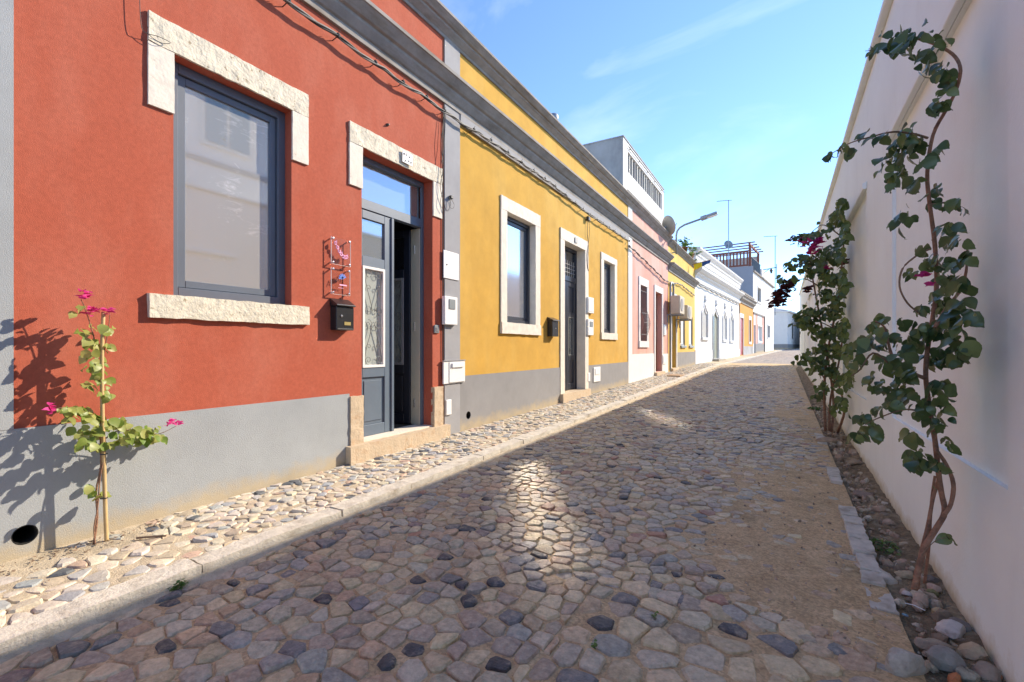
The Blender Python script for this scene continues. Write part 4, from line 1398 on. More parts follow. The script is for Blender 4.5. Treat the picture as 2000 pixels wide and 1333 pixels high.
for k in range(5):
    y_ = -0.1 + k * 1.12
    MB(T3).box(-5.0, 0.15, y_ - 0.05, y_ + 0.05, hp + 0.001, hp + 0.085).build('pergola_slat', M['brown_wood'], tall)
lat = MB(T3).box(-4.55, -0.35, 0.0, 0.05, zs_ + 1.15, zs_ + 1.3).box(-4.55, -0.35, 0.0, 0.05, zs_ + 0.05, zs_ + 0.18).build('lattice_frame', M['brown_wood'], tall)
for k in range(17):
    x_ = -4.5 + k * 0.255
    MB(T3).box(x_ - 0.06, x_ + 0.06, 0.01, 0.04, zs_ + 0.18, zs_ + 1.15).build('slat', M['brown_wood'], lat)
MB(T3).box(-4.5, -0.4, 4.9, 4.95, zt + 0.03, zs_ + 1.6).build('back_wall', M['shutter'], tall)

# ---- house closing the view
endh = thing('corner_house', 'low white corner house with grey plinth closing the end of the street', 'house', (0.4, 63, 0.9))
Pa, Pb, Pc = atd(1508, 600, 55), atd(1538, 600, 54), atd(1568, 600, 63)
zg0 = 0.35
zte = CAMZ + 4.2


def slab(pts, z0, z1):
    n_ = len(pts)
    vv = [(p[0], p[1], z0) for p in pts] + [(p[0], p[1], z1) for p in pts]
    ff = [(i, (i + 1) % n_, n_ + (i + 1) % n_, n_ + i) for i in range(n_)] + [tuple(range(n_ - 1, -1, -1)), tuple(range(n_, 2 * n_))]
    return MB().add(vv, ff)


base = [(Pa.x - 3, Pa.y + 0.2), (Pb.x, Pb.y), (Pc.x, Pc.y), (Pc.x - 8, Pc.y + 4)]
slab(base, -0.4, zte).build('wall', M['white'], endh)


def grow(pts, d):
    mx_ = sum(p[0] for p in pts) / len(pts); my_ = sum(p[1] for p in pts) / len(pts)
    return [(p[0] + (d if p[0] > mx_ else -d), p[1] + (d if p[1] > my_ else -d)) for p in pts]


slab(grow(base, 0.03), -0.4, CAMZ + 0.45).build('plinth', M['plinth_grey'], endh)
slab(grow(base, 0.2), zte + 0.002, zte + 0.2).build('cornice', M['white_trim'], endh)
dirv = (Pc - Pb); dirv.z = 0; dirv.normalize()
nrm = Vector((dirv.y, -dirv.x, 0))
Te = lambda p: tuple(Vector((Pb.x, Pb.y, 0)) + nrm * p[0] + dirv * p[1] + Vector((0, 0, p[2])))
w_ = window(Te, endh, 2.6, 3.9, 2.1, 4.2, 0.05, M['pane_far'], M['shutter'], 0.08, 0.06)
surround(Te, w_, 2.6, 3.9, 2.1, 4.2, 0.14, 0.2, 0.2, M['white_trim'], 0.07, 0.0, 0.6)
apex = (sum(p[0] for p in base) / 4, sum(p[1] for p in base) / 4, zte + 1.3)
gb = grow(base, 0.1)
mb = MB().add([(p[0], p[1], zte + 0.205) for p in gb] + [apex], [(i, (i + 1) % 4, 4) for i in range(4)])
mb.build('roof', M['bluegrey'], endh)
# far white house peeping over the plants
tag(slab([(2.2, 66), (7, 66), (7, 90), (4.2, 90)], -0.4, 8.4).build('far_house', M['white']), 'plain white house rising behind the corner house at the street end', 'house')
# ================================================================== things on the facades
def wallbox(name, label, cat, px0, py0, px1, py1, p, m, o=XF, group=None, bev=0.006, root_only=False):
    """box fixed to the left facade whose front face spans the given photo rectangle; returns (root, y0, y1, z0, z1, xfront)"""
    x1 = o + p
    a, b = at(px0, py0, x1), at(px1, py1, x1)
    a2 = at(px0, py1, x1)
    y0, y1, z0, z1 = a.y, b.y, min(a2.z, b.z), a.z
    ob = MB().box(o + 0.0005, x1, y0, y1, z0, z1).build(name, m, bevel=bev)
    tag(ob, label, cat, group)
    return ob, y0, y1, z0, z1, x1


# mailbox on the red wall
x1 = XF + 0.085
a, b = at(657, 600, x1), at(691.5, 646, x1)
y0, y1, z0, z1 = a.y, b.y, b.z, a.z + 0.01
mbx = thing('mailbox', 'black metal mailbox with pitched lid below the clear plaques on red wall', 'mailbox', (XF, (y0 + y1) / 2, z0))
MB().box(XF + 0.001, x1, y0, y1, z0, z1).build('body', M['black'], mbx, bevel=0.005)
MB().extr([(XF + 0.002, z1 + 0.002), (x1 + 0.018, z1 + 0.002), (x1 + 0.018, z1 + 0.014), (XF + 0.002, z1 + 0.075)], y0 - 0.008, y1 + 0.008).build('lid', M['black'], mbx, bevel=0.004)
MB().lathe((x1, y0 + 0.055, z0 + 0.125), (1, 0, 0), [(0.012, 0), (0.012, 0.006), (0.005, 0.007)], 12).build('lock', M['chrome'], mbx)
MB().box(x1 + 0.0005, x1 + 0.004, y0 + 0.085, y1 - 0.04, z0 + 0.045, z0 + 0.075).build('name_plate', M['brass'], mbx)
MB().box(x1 + 0.0005, x1 + 0.006, y0 + 0.01, y1 - 0.01, z0 + 0.006, z0 + 0.016).build('hinge_strip', M['chrome'], mbx)


def plaque(px0, py0, px1, py1, label):
    xp = XF + 0.035
    a, b = at(px0, py0, xp), at(px1, py1, xp)
    y0, y1, z1 = a.y, b.y, a.z
    z0 = at(px0, py1 - 4, xp).z
    t = thing('wall_plaque', label, 'plaque', (XF, (y0 + y1) / 2, z0))
    MB().box(xp - 0.004, xp + 0.004, y0, y1, z0, z1).build('acrylic_sheet', M['acrylic'], t)
    e = 0.002
    mb = MB().box(xp - 0.0045, xp + 0.0045, y0 - e, y0 - 0.0002, z0, z1).box(xp - 0.0045, xp + 0.0045, y0, y1, z0 - e, z0 - 0.0002).box(xp - 0.0045, xp + 0.0045, y1 + 0.0002, y1 + e, z0, z1)
    mb.build('edge', M['plastic'], t)
    for u in (y0 + 0.014, y1 - 0.014):
        for v in (z0 + 0.014, z1 - 0.014):
            MB().lathe((XF, u, v), (1, 0, 0), [(0.006, 0), (0.006, 0.040), (0.010, 0.0402), (0.010, 0.046), (0.004, 0.047)], 10).build('standoff', M['chrome'], t)
    return t, xp + 0.0055, y0, y1, z0, z1


t, xp, y0, y1, z0, z1 = plaque(647, 462, 684, 519, 'upper clear acrylic plaque with curved pink lettering on red wall')
w, h = y1 - y0, z1 - z0
mb = MB()
for k in range(7):            # curved pink lettering, too small to read
    u = k / 6
    cy_, cz = y0 + w * (0.20 + 0.58 * u), z0 + h * (0.78 - 0.46 * math.sin(u * 1.9))
    rr = h * 0.060
    mb.tube([(xp, cy_ + rr * 0.8 * math.cos(q), cz + rr * math.sin(q)) for q in [2 * math.pi * j / 10 * (1 if k % 2 else 0.86) + k for j in range(11)]], h * 0.024, 5)
    if k in (0, 3, 6): mb.tube([(xp, cy_ + rr * 0.7, cz - rr), (xp, cy_ + rr * 0.7, cz + rr * 1.9)], h * 0.020, 4)
mb.build('lettering', M['pink_ink'], t)
t, xp, y0, y1, z0, z1 = plaque(647, 522, 683, 578, 'lower clear acrylic plaque with letter A and blue emblem above mailbox')
w, h = y1 - y0, z1 - z0
q = 0.006
MB().tube([(xp, y0 + w * 0.20, z0 + h * 0.46), (xp, y0 + w * 0.30, z0 + h * 0.68), (xp, y0 + w * 0.40, z0 + h * 0.46)], 0.0028, 4).tube([(xp, y0 + w * 0.25, z0 + h * 0.53), (xp, y0 + w * 0.36, z0 + h * 0.53)], 0.002, 4).tube([(xp, y0 + w * 0.47, z0 + h * 0.46), (xp, y0 + w * 0.47, z0 + h * 0.60)], 0.0028, 4).build('letter', M['dark_ink'], t)
mb = MB()
for k in range(6):
    an = 0.5 + k * 0.52
    mb.obox((xp, y0 + w * 0.58 + 0.022 * math.cos(an), z0 + h * 0.62 + 0.026 * math.sin(an)), (0.001, 0, 0), (0, 0.020 * math.cos(an), 0.020 * math.sin(an)), (0, -0.006 * math.sin(an), 0.006 * math.cos(an)))
mb.build('emblem', M['blue_ink'], t)
MB().box(xp - 0.0005, xp + 0.0005, y0 + w * 0.42, y0 + w * 0.82, z0 + h * 0.35, z0 + h * 0.40).box(xp - 0.0005, xp + 0.0005, y0 + w * 0.35, y0 + w * 0.62, z0 + h * 0.25, z0 + h * 0.265).build('small_print', M['pink_ink'], t)

# boxes on the grey pilaster between the red and yellow houses
XP_ = XF + 0.018
ob, y0, y1, z0, z1, x1 = wallbox('meter_cabinet', 'plain white cabinet door high on grey pilaster between red and yellow houses', 'cabinet', 866.5, 488, 896.5, 543, 0.012, M['plastic'], XP_)
MB().lathe((x1, y0 + 0.06, (z0 + z1) / 2), (1, 0, 0), [(0.010, 0), (0.010, 0.004), (0.004, 0.005)], 10).build('lock', M['dark_ink'], ob)
ob, y0, y1, z0, z1, x1 = wallbox('electric_meter_box', 'white meter box with grey inspection glass on grey pilaster', 'meter box', 869, 578, 894, 634, 0.05, M['plastic'], XP_)
MB().box(x1 + 0.0005, x1 + 0.008, (y0 + y1) / 2 - 0.05, (y0 + y1) / 2 + 0.07, z1 - 0.15, z1 - 0.03).build('inspection_glass', M['plastic_grey'], ob, bevel=0.003)
a, b = at(866.5, 703, XP_ + 0.02), at(908, 748, XP_ + 0.02)
gas = thing('gas_meter_cabinet', 'large white gas meter cabinet low at foot of grey pilaster', 'cabinet', (XP_, (a.y + b.y) / 2, b.z))
MB().box(XP_ + 0.0005, XP_ + 0.02, a.y, b.y, b.z + 0.01, a.z - 0.02).build('box', M['plastic'], gas, bevel=0.003)
MB().box(XP_ + 0.0206, XP_ + 0.028, a.y + 0.10, b.y - 0.006, b.z + 0.02, a.z - 0.03).build('door', M['plastic'], gas, bevel=0.003)
MB().box(XP_ + 0.0286, XP_ + 0.046, a.y + 0.14, b.y - 0.05, b.z + 0.20, a.z - 0.045).build('cover', M['cream'] if False else M['plastic'], gas, bevel=0.004)
MB().box(XP_ + 0.0005, XP_ + 0.03, a.y - 0.005, b.y + 0.005, a.z - 0.019, a.z - 0.008).build('drip_edge', M['grey'], gas)
wallbox('cable_cover', 'narrow white cover plate on grey plinth below the gas cabinet', 'cover plate', 872, 782, 882.5, 810, 0.02, M['plastic'], XF + 0.018)
ob, y0, y1, z0, z1, x1 = wallbox('doorbell', 'small grey doorbell on red strip beside the open door', 'doorbell', 849, 635, 858.5, 651, 0.02, M['plastic_grey'])
MB().box(x1 + 0.0005, x1 + 0.004, y0 + 0.02, y1 - 0.02, z0 + 0.02, z1 - 0.03).build('button', M['chrome'], ob)

# on the yellow wall
x1 = XF + 0.10
a, b = at(1079, 627, x1), at(1091, 658, x1)
mb2 = thing('mailbox', 'small dark mailbox on yellow wall left of the navy door', 'mailbox', (XF, (a.y + b.y) / 2, b.z))
MB().box(XF + 0.001, x1, a.y, b.y, b.z, a.z).build('body', M['black'], mb2, bevel=0.005)
MB().extr([(XF + 0.002, a.z + 0.002), (x1 + 0.02, a.z + 0.002), (x1 + 0.02, a.z + 0.014), (XF + 0.002, a.z + 0.07)], a.y - 0.01, b.y + 0.01).build('lid', M['black'], mb2, bevel=0.004)
MB().lathe((x1, (a.y + b.y) / 2, b.z + 0.14), (1, 0, 0), [(0.012, 0), (0.012, 0.006)], 10).build('lock', M['chrome'], mb2)
ob, y0, y1, z0, z1, x1 = wallbox('meter_cabinet', 'upper of two white boxes on yellow wall right of the navy door', 'cabinet', 1149, 580, 1160, 611, 0.06, M['plastic'])
MB().box(x1 + 0.0005, x1 + 0.006, y0 + 0.03, y1 - 0.03, z0 + 0.03, z1 - 0.03).build('door', M['plastic'], ob, bevel=0.003)
ob, y0, y1, z0, z1, x1 = wallbox('electric_meter_box', 'lower of two white boxes on yellow wall, with small grey glass', 'meter box', 1149, 623, 1159.5, 655, 0.06, M['plastic'])
MB().box(x1 + 0.0005, x1 + 0.008, y0 + 0.09, y1 - 0.06, z1 - 0.16, z1 - 0.05).build('inspection_glass', M['plastic_grey'], ob, bevel=0.003)
wallbox('cable_cover', 'narrow white cover plate on grey plinth right of the navy door', 'cover plate', 1149, 729, 1153, 745, 0.02, M['plastic'], XF + 0.012)
ob, y0, y1, z0, z1, x1 = wallbox('water_meter_box', 'white water meter hatch on grey plinth under the second yellow house window', 'meter box', 1160, 718, 1173, 745, 0.02, M['plastic'], XF + 0.012)
MB().box(x1 + 0.0005, x1 + 0.01, y0 + 0.07, y1 - 0.07, z0 + 0.16, z1 - 0.03).build('hatch', M['plastic'], ob, bevel=0.003)
tag(MB().lathe((XF + 0.001, 3.42, fyz(716, 222)[1]), (1, 0, 0), [(0.016, 0), (0.016, 0.006), (0.006, 0.03), (0.004, 0.03)], 10).build('wall_anchor', M['iron']), 'small dark anchor in red wall above the door lintel', 'anchor')

# on the pink house
ob, y0, y1, z0, z1, x1 = wallbox('meter_cabinet', 'white meter cabinet on pink wall right of the brown door', 'cabinet', 1297, 634, 1301.5, 655, 0.05, M['plastic'])
MB().box(x1 + 0.0005, x1 + 0.008, y0 + 0.04, y1 - 0.04, z0 + 0.04, z1 - 0.04).build('door', M['plastic'], ob, bevel=0.003)
ob, y0, y1, z0, z1, x1 = wallbox('gas_meter_cabinet', 'white cabinet low on the pink house plinth right of its door', 'cabinet', 1295, 694, 1301, 711, 0.03, M['plastic'], XF + 0.014)
MB().box(x1 + 0.0005, x1 + 0.008, y0 + 0.04, y1 - 0.04, z0 + 0.04, z1 - 0.04).build('door', M['plastic'], ob, bevel=0.003)
tag(MB().block(-3.15, -2.75, 14.9, 15.6, pave_z(-3, 15.2) - 0.02, pave_z(-3, 15.2) + 0.035, 0.1, 0.004, 3.0).build('doormat', M['terracotta'] if False else M['tan_door']), 'tan doormat on the pavement before the pink house door', 'doormat')

# two air conditioners on the small yellow house
for i, (px0, py0, px1, py1, lab) in enumerate(((1328, 577, 1342, 608, 'nearer beige air conditioner above the first white window'), (1343, 596, 1357, 612, 'farther beige air conditioner above the second white window'))):
    a, b = at(px0, py0, XF + 0.45), at(px1, py1, XF + 0.45)
    y0 = a.y
    y1 = y0 + (0.85 if i == 0 else 0.95)
    z1 = a.z
    z0 = z1 - (0.62 if i == 0 else 0.5)
    t = thing('air_conditioner', lab, 'air conditioner', (XF, (y0 + y1) / 2, z0))
    MB().box(XF + 0.14, XF + 0.45, y0, y1, z0, z1).build('casing', M['cream'], t, bevel=0.015)
    MB().lathe((XF + 0.451, y0 + 0.33, (z0 + z1) / 2), (1, 0, 0), [(0.22, 0), (0.22, 0.012), (0.19, 0.013), (0.05, 0.010)], 20).build('fan_grille', M['grey'], t)
    for y_ in (y0 + 0.12, y1 - 0.12):
        MB().box(XF + 0.001, XF + 0.46, y_ - 0.02, y_ + 0.02, z0 - 0.045, z0 - 0.002).box(XF + 0.001, XF + 0.03, y_ - 0.02, y_ + 0.02, z0 - 0.30, z0 - 0.0455).build('bracket', M['galv'], t)
    MB().tube([(XF + 0.03, y1 - 0.05, z0), (XF + 0.03, y1 - 0.02, z0 - 0.9)], 0.02, 6).build('drain_hose', M['cream'], t)

# satellite dish at the corner of the upper storey
p = at(1306, 441, -3.35)
t = thing('satellite_dish', 'large beige satellite dish beside the white upper storey', 'satellite dish', (p.x, p.y, p.z - 0.4))
ax = Vector((0.62, 0.70, 0.30)).normalized()
MB().lathe(p, ax, [(0.02, -0.10), (0.16, -0.085), (0.27, -0.045), (0.34, 0.0), (0.335, 0.01), (0.26, -0.03), (0.15, -0.07), (0.02, -0.085)], 24).build('reflector', M['dish'], t, smooth=True)
MB().tube([p - Vector((0, 0, 0.30)), p + ax * 0.15 - Vector((0, 0, 0.22)), p + ax * 0.34], 0.012, 6).build('feed_arm', M['galv'], t)
MB().tube([p - ax * 0.09, p - ax * 0.2 - Vector((0, 0, 0.05)), Vector((-3.70, 16.6, p.z - 0.12))], 0.022, 6).build('mount', M['galv'], t)

# street lamp
pb = at(1321, 497, -3.36)
yl = pb.y
t = thing('street_lamp', 'grey street lamp on curved bracket arm above the small yellow house', 'street lamp', (pb.x, yl, pb.z))
zt_ = CAMZ + (HY - 452) * (-(-3.36) * sT + yl * cT) / FPX
arm = [(pb.x, yl, pb.z), (pb.x, yl, zt_ - 0.15), (pb.x + 0.03, yl, zt_), (pb.x + 0.12, yl, zt_ + 0.11), (pb.x + 0.28, yl, zt_ + 0.19), (pb.x + 0.85, yl, zt_ + 0.33)]
MB().tube(arm, 0.036, 8).build('pole', M['galv'], t, smooth=True)
e = Vector(arm[-1])
dr = Vector((0.97, 0, 0.24)).normalized()
up_ = Vector((-0.24, 0, 0.97))
MB().obox(e + dr * 0.09, dr * 0.11, Vector((0, 0.10, 0)), up_ * 0.065).obox(e + dr * 0.36, dr * 0.18, Vector((0, 0.12, 0)), up_ * 0.045).build('lamp_head', M['galv'], t, bevel=0.02)
MB().obox(e + dr * 0.36 - up_ * 0.055, dr * 0.15, Vector((0, 0.09, 0)), up_ * 0.010).build('lens', M['pane_white'], t, bevel=0.004)
MB().box(XF + 0.001, pb.x + 0.02, yl - 0.02, yl + 0.02, pb.z + 0.05, pb.z + 0.09).box(XF + 0.001, pb.x + 0.02, yl - 0.02, yl + 0.02, pb.z + 0.5, pb.z + 0.54).build('bracket', M['galv'], t)

# flag on a short staff
p0 = at(1352, 517, XF + 0.1)
t = thing('flag', 'yellow and blue flag on a short staff below the roof plants', 'flag', p0)
tip = p0 + Vector((0.72, 0.2, 0.16))
MB().tube([p0, tip], 0.014, 6).build('staff', M['wood'], t)
for nm, u0, u1, mt in (('yellow_cloth', 0.08, 0.52, 'flag_yellow'), ('blue_cloth', 0.525, 0.97, 'flag_blue')):
    mb = MB()
    nu, nv = 8, 6
    for i in range(nu + 1):
        for j in range(nv + 1):
            u = u0 + (u1 - u0) * i / nu
            q = p0.lerp(tip, u)
            v = j / nv * (0.30 - 0.20 * u)
            mb.v.append((q.x + 0.06 * v, q.y + 0.07 * math.sin(u * 22 + v * 5) * v * 2, q.z - v))
    mb.f = [(i * (nv + 1) + j, (i + 1) * (nv + 1) + j, (i + 1) * (nv + 1) + j + 1, i * (nv + 1) + j + 1) for i in range(nu) for j in range(nv)]
    o = mb.build(nm, M[mt], t, smooth=True)
    sm = o.modifiers.new('thickness', 'SOLIDIFY'); sm.thickness = 0.003

# roof aerials
for px, y0p, y1p, dp, bl, lab in ((1423, 391, 485, 33, -0.85, 'tall thin aerial mast with side boom above the ornate white house'), (1514, 461, 590, 52, -1.3, 'thin aerial mast standing beyond the terrace house')):
    a, b = atd(px, y0p, dp), atd(px, y1p, dp)
    t = thing('aerial', lab, 'aerial', b)
    MB().tube([(a.x, a.y, b.z - 1.5), a], 0.03 if dp < 40 else 0.045, 6).build('mast', M['galv'], t)
    MB().tube([a + Vector((0.2, 0.1, -0.02)), a + Vector((bl * cT, bl * sT, -0.10))], 0.022 if dp < 40 else 0.035, 5).build('boom', M['galv'], t)
    gm = MB()
    for k in range(4):
        q = a.lerp(a + Vector((bl * cT, bl * sT, -0.10)), 0.25 + 0.22 * k)
        gm.tube([q - Vector((0.12 * sT, -0.12 * cT, 0)), q + Vector((0.12 * sT, -0.12 * cT, 0))], 0.010, 4)
    gm.build('elements', M['galv'], t)
p = atd(1423, 478, 35)
t = thing('satellite_dish', 'small grey satellite dish behind the timber pergola', 'satellite dish', p - Vector((0, 0, 0.4)))
MB().lathe(p, (0.5, -0.85, 0.25), [(0.02, -0.09), (0.2, -0.06), (0.34, 0.0), (0.33, 0.01), (0.15, -0.05), (0.02, -0.07)], 18).build('reflector', M['galv'], t, smooth=True)
MB().tube([p, p - Vector((0, -0.1, 1.6))], 0.03, 6).build('mount', M['galv'], t)
# wrought lantern on the terrace house
Tq = T3((0.3, 5.6, zt + 0.9))
t = thing('wall_lantern', 'black wrought iron lantern bracket on the terrace house parapet', 'lantern', Tq)
q0, q1 = Vector(T3((-0.05, 5.6, zt + 0.8))), Vector(T3((1.0, 5.8, zt + 0.95)))
MB().tube([q0, q1], 0.035, 6).tube([q0 - Vector((0, 0, 0.35)), q0.lerp(q1, 0.5)], 0.025, 5).tube([q1 + Vector((0, 0, 0.3)), q1 - Vector((0, 0, 0.9))], 0.03, 5).build('bracket', M['iron'], t)
MB().lathe(q0.lerp(q1, 0.62) - Vector((0, 0, 0.45)), (0, 0, 1), [(0.06, 0), (0.13, 0.28), (0.15, 0.30), (0.03, 0.42)], 8).build('lamp_shade', M['iron'], t)

# ---------------------------------------------------------------- cables
cab = thing('facade_cable', 'twisted overhead cable on wall brackets along red and yellow houses', 'cable', (XF, 6, 3.8))
XC = XF + 0.075
kp = [(560, 0), (663, 72), (735, 124), (790, 163), (833, 190), (870, 218), (903, 240), (960, 275), (1020, 318), (1080, 360), (1150, 418), (1225, 468)]
pts = [at(*k, XC) for k in kp]
pts = [Vector((XC, -2.5, pts[0].z + 0.06)), Vector((XC, 0.6, pts[0].z + 0.03))] + pts
YC = [p.y for p in pts]; ZC = [p.z for p in pts]


def cz_(Y):
    return float(np.interp(Y, YC, ZC))


for k in range(3):
    mb = MB()
    path = []
    for Y in frange(-2.5, YC[-1], 0.05):
        w = Y * 9 + k * 2.1
        path.append((XC + 0.011 * math.cos(w), Y, cz_(Y) + 0.011 * math.sin(w) - 0.02 * abs(math.sin(Y * math.pi / 0.55))))
    mb.tube(path, 0.0085, 5).build('strand', M['cable'] if k else M['cable_dark'], cab, smooth=True)
Y = 0.4
bpts = [at(*k, XC).y for k in ((563, 3), (660, 70), (733, 122), (787, 161), (833, 190), (868, 216))] + [4.85, 5.25, 5.7, 6.1, 6.5, 6.9, 7.3, 7.75, 8.2, 8.6, 9.0, 9.4, 9.8, 10.2, 10.6, 11.0, 11.4, 11.8]
for Y in [-1.6, -0.5, 0.5, 1.5] + bpts:
    z = cz_(Y)
    MB().tube([(XF + 0.001, Y, z - 0.02), (XC - 0.01, Y, z - 0.006)], 0.0045, 5).lathe((XC, Y - 0.012, z), (0, 1, 0), [(0.020, 0), (0.023, 0.012), (0.020, 0.024)], 8).tube([(XC, Y, z + 0.018), (XC + 0.018, Y, z + 0.038), (XC + 0.01, Y + 0.02, z + 0.05)], 0.003, 4).build('clip', M['cable_dark'], cab)
# loose wires dropping at the joint between the houses
rr = random.Random(4)


def wire(name, ptspx, r, m, par, xo=XF + 0.03, jit=0.0):
    ps = [at(px, py, xo + rr.uniform(0, jit)) for px, py in ptspx]
    out = []
    for i in range(len(ps) - 1):
        p_, a_, b_, n_ = ps[max(0, i - 1)], ps[i], ps[i + 1], ps[min(len(ps) - 1, i + 2)]
        for t_ in (0, 0.25, 0.5, 0.75):
            t2, t3 = t_ * t_, t_ ** 3
            out.append(0.5 * ((2 * a_) + (b_ - p_) * t_ + (2 * p_ - 5 * a_ + 4 * b_ - n_) * t2 + (3 * a_ - p_ - 3 * b_ + n_) * t3))
    out.append(ps[-1])
    return MB().tube(out, r, 5).build(name, m, par, smooth=True)


wd = thing('loose_wires', 'thin loose wires hanging down the joint left of the grey pilaster', 'wire', at(866, 415, XF + 0.03))
wire('wire', [(868, 220), (862, 280), (865, 330), (860, 365), (868, 400), (873, 413), (880, 400), (877, 385)], 0.0035, M['cable_dark'], wd, XF + 0.045)
wire('wire', [(871, 222), (867, 290), (861, 330), (864, 370), (860, 398), (868, 414)], 0.003, M['cable_dark'], wd, XF + 0.045)
wire('wire', [(880, 387), (887, 400), (884, 408), (877, 402), (881, 388)], 0.0025, M['cable_dark'], wd, XF + 0.045)
wire('wire', [(865.5, 215), (864.5, 300), (864.5, 450), (864.5, 600), (864.5, 740)], 0.006, M['cable_dark'], wd, XF + 0.012)
MB().obox(at(881, 386, XF + 0.04), (0.02, 0, 0), (0, 0.022, 0), (0, 0, 0.018)).build('junction_box', M['cable_dark'], wd, bevel=0.004)
wl = thing('loose_wires', 'thin black wire dropping onto the red house window lintel', 'wire', at(288, 75, XF + 0.03))
wire('wire', [(272, -60), (273, 10), (277, 55), (288, 66), (310, 72), (333, 84), (318, 85), (300, 76), (287, 64)], 0.0022, M['cable_dark'], wl, XF + 0.042)
wy = thing('loose_wires', 'thin wire running down from the cable beside the navy door', 'wire', at(1150, 520, XF + 0.03))
wire('wire', [(1150, 425), (1147, 450), (1149, 480), (1148, 520), (1150, 530)], 0.005, M['cable_dark'], wy, XF + 0.03)
wire('wire', [(1152, 425), (1151, 460), (1146, 500), (1148, 525)], 0.004, M['cable_dark'], wy, XF + 0.03)
MB().obox(at(1149, 428, XF + 0.05), (0.03, 0, 0), (0, 0.05, 0), (0, 0, 0.04)).build('junction_box', M['cable_dark'], wy, bevel=0.006)
c2 = thing('facade_cable', 'sagging cable along the pink and small yellow houses', 'cable', (XF, 17, 3.8))
kp2 = [(1228, 478), (1262, 510), (1300, 548), (1330, 555), (1357, 577)]
ps2 = [at(*k, XF + 0.07) for k in kp2]
for k in range(2):
    mb = MB()
    path = []
    for Y in frange(ps2[0].y, ps2[-1].y, 0.15):
        z = float(np.interp(Y, [p.y for p in ps2], [p.z for p in ps2]))
        path.append((XF + 0.07 + 0.015 * math.cos(Y * 7 + k * 3), Y, z + 0.015 * math.sin(Y * 7 + k * 3) - 0.03 * abs(math.sin(Y * 3.3))))
    mb.tube(path, 0.013, 5).build('strand', M['cable_dark'], c2, smooth=True)
for Y in frange(ps2[0].y + 0.2, ps2[-1].y - 0.1, 0.6):
    z = float(np.interp(Y, [p.y for p in ps2], [p.z for p in ps2]))
    MB().tube([(XF + 0.001, Y, z - 0.03), (XF + 0.06, Y, z)], 0.008, 4).build('clip', M['cable_dark'], c2)
c3 = thing('facade_cable', 'dark cable fixed under the cornice of the ornate white house', 'cable', T1((0.08, 5, 3.9)))
mb = MB(T1)
zz3 = CAMZ + 2.93
mb.tube([(0.07, s_, zz3 + 0.02 * math.sin(s_ * 5)) for s_ in frange(0.1, SE - 0.6, 0.2)] + [(0.07, SE - 0.4, zz3 - 0.15), (0.07, SE - 0.35, zz3 - 0.6)], 0.03, 5)
mb.build('strand', M['cable_dark'], c3, smooth=True)

# ================================================================== plants
def leafmesh(name, m, seed, fold=0.18, long_=1.0, heart=True):
    """one leaf, unit length along +y from the stalk, slightly folded and curled"""
    rl = random.Random(seed)
    prof = [(0.0, 0.0), (0.05, 0.20), (0.16, 0.345), (0.32, 0.42), (0.50, 0.405), (0.67, 0.325), (0.82, 0.205), (0.93, 0.09), (1.0, 0.0)]
    mb = MB()
    cen, lf, rt = [], [], []
    for y_, w in prof:
        w *= 0.92 + 0.16 * rl.random()
        zc = -0.28 * y_ * y_ * (0.6 + 0.8 * rl.random()) + 0.02
        cen.append((0, y_, zc))
        lf.append((-w, y_ + (0.02 if heart and y_ < 0.2 else 0), zc + fold * w + 0.02 * rl.uniform(-1, 1)))
        rt.append((w, y_ + (0.02 if heart and y_ < 0.2 else 0), zc + fold * w + 0.02 * rl.uniform(-1, 1)))
    n_ = len(prof)
    mb.v = cen + lf[1:-1] + rt[1:-1]
    L0, R0 = n_, n_ + n_ - 2
    mb.f = [(0, 1, L0), (0, R0, 1)]
    for i in range(1, n_ - 2):
        mb.f.append((i, i + 1, L0 + i, L0 + i - 1))
        mb.f.append((i + 1, i, R0 + i - 1, R0 + i))
    mb.f += [(n_ - 2, n_ - 1, L0 + n_ - 3), (n_ - 1, n_ - 2, R0 + n_ - 3)]
    me = bpy.data.meshes.new(name)
    me.from_pydata(mb.v, [], mb.f)
    me.materials.append(m)
    me.polygons.foreach_set('use_smooth', [True] * len(me.polygons))
    return me


def leafset(m, k, fold=0.2):
    return [leafmesh('leaf', m, 100 * k + i, fold * (0.5 + 0.4 * i)) for i in range(4)]


def orient(rl, out, droop=0.6, spread=1.0):
    """rotation: leaf blade faces up and outwards, tip hanging"""
    az = rl.uniform(-math.pi, math.pi)
    tip = Vector((math.cos(az), math.sin(az), 0)) * spread * 0.8 + out * 0.3 + Vector((0, 0, -droop * rl.uniform(0.3, 1.7)))
    tip.normalize()
    nrm_ = Vector((rl.gauss(0, 0.5), rl.gauss(0, 0.5), 0.75)) + out * 0.95
    xa = tip.cross(nrm_)
    if xa.length < 1e-4: xa = Vector((1, 0, 0))
    xa.normalize()
    za = xa.cross(tip)
    return Matrix((xa, tip, za)).transposed().to_4x4()


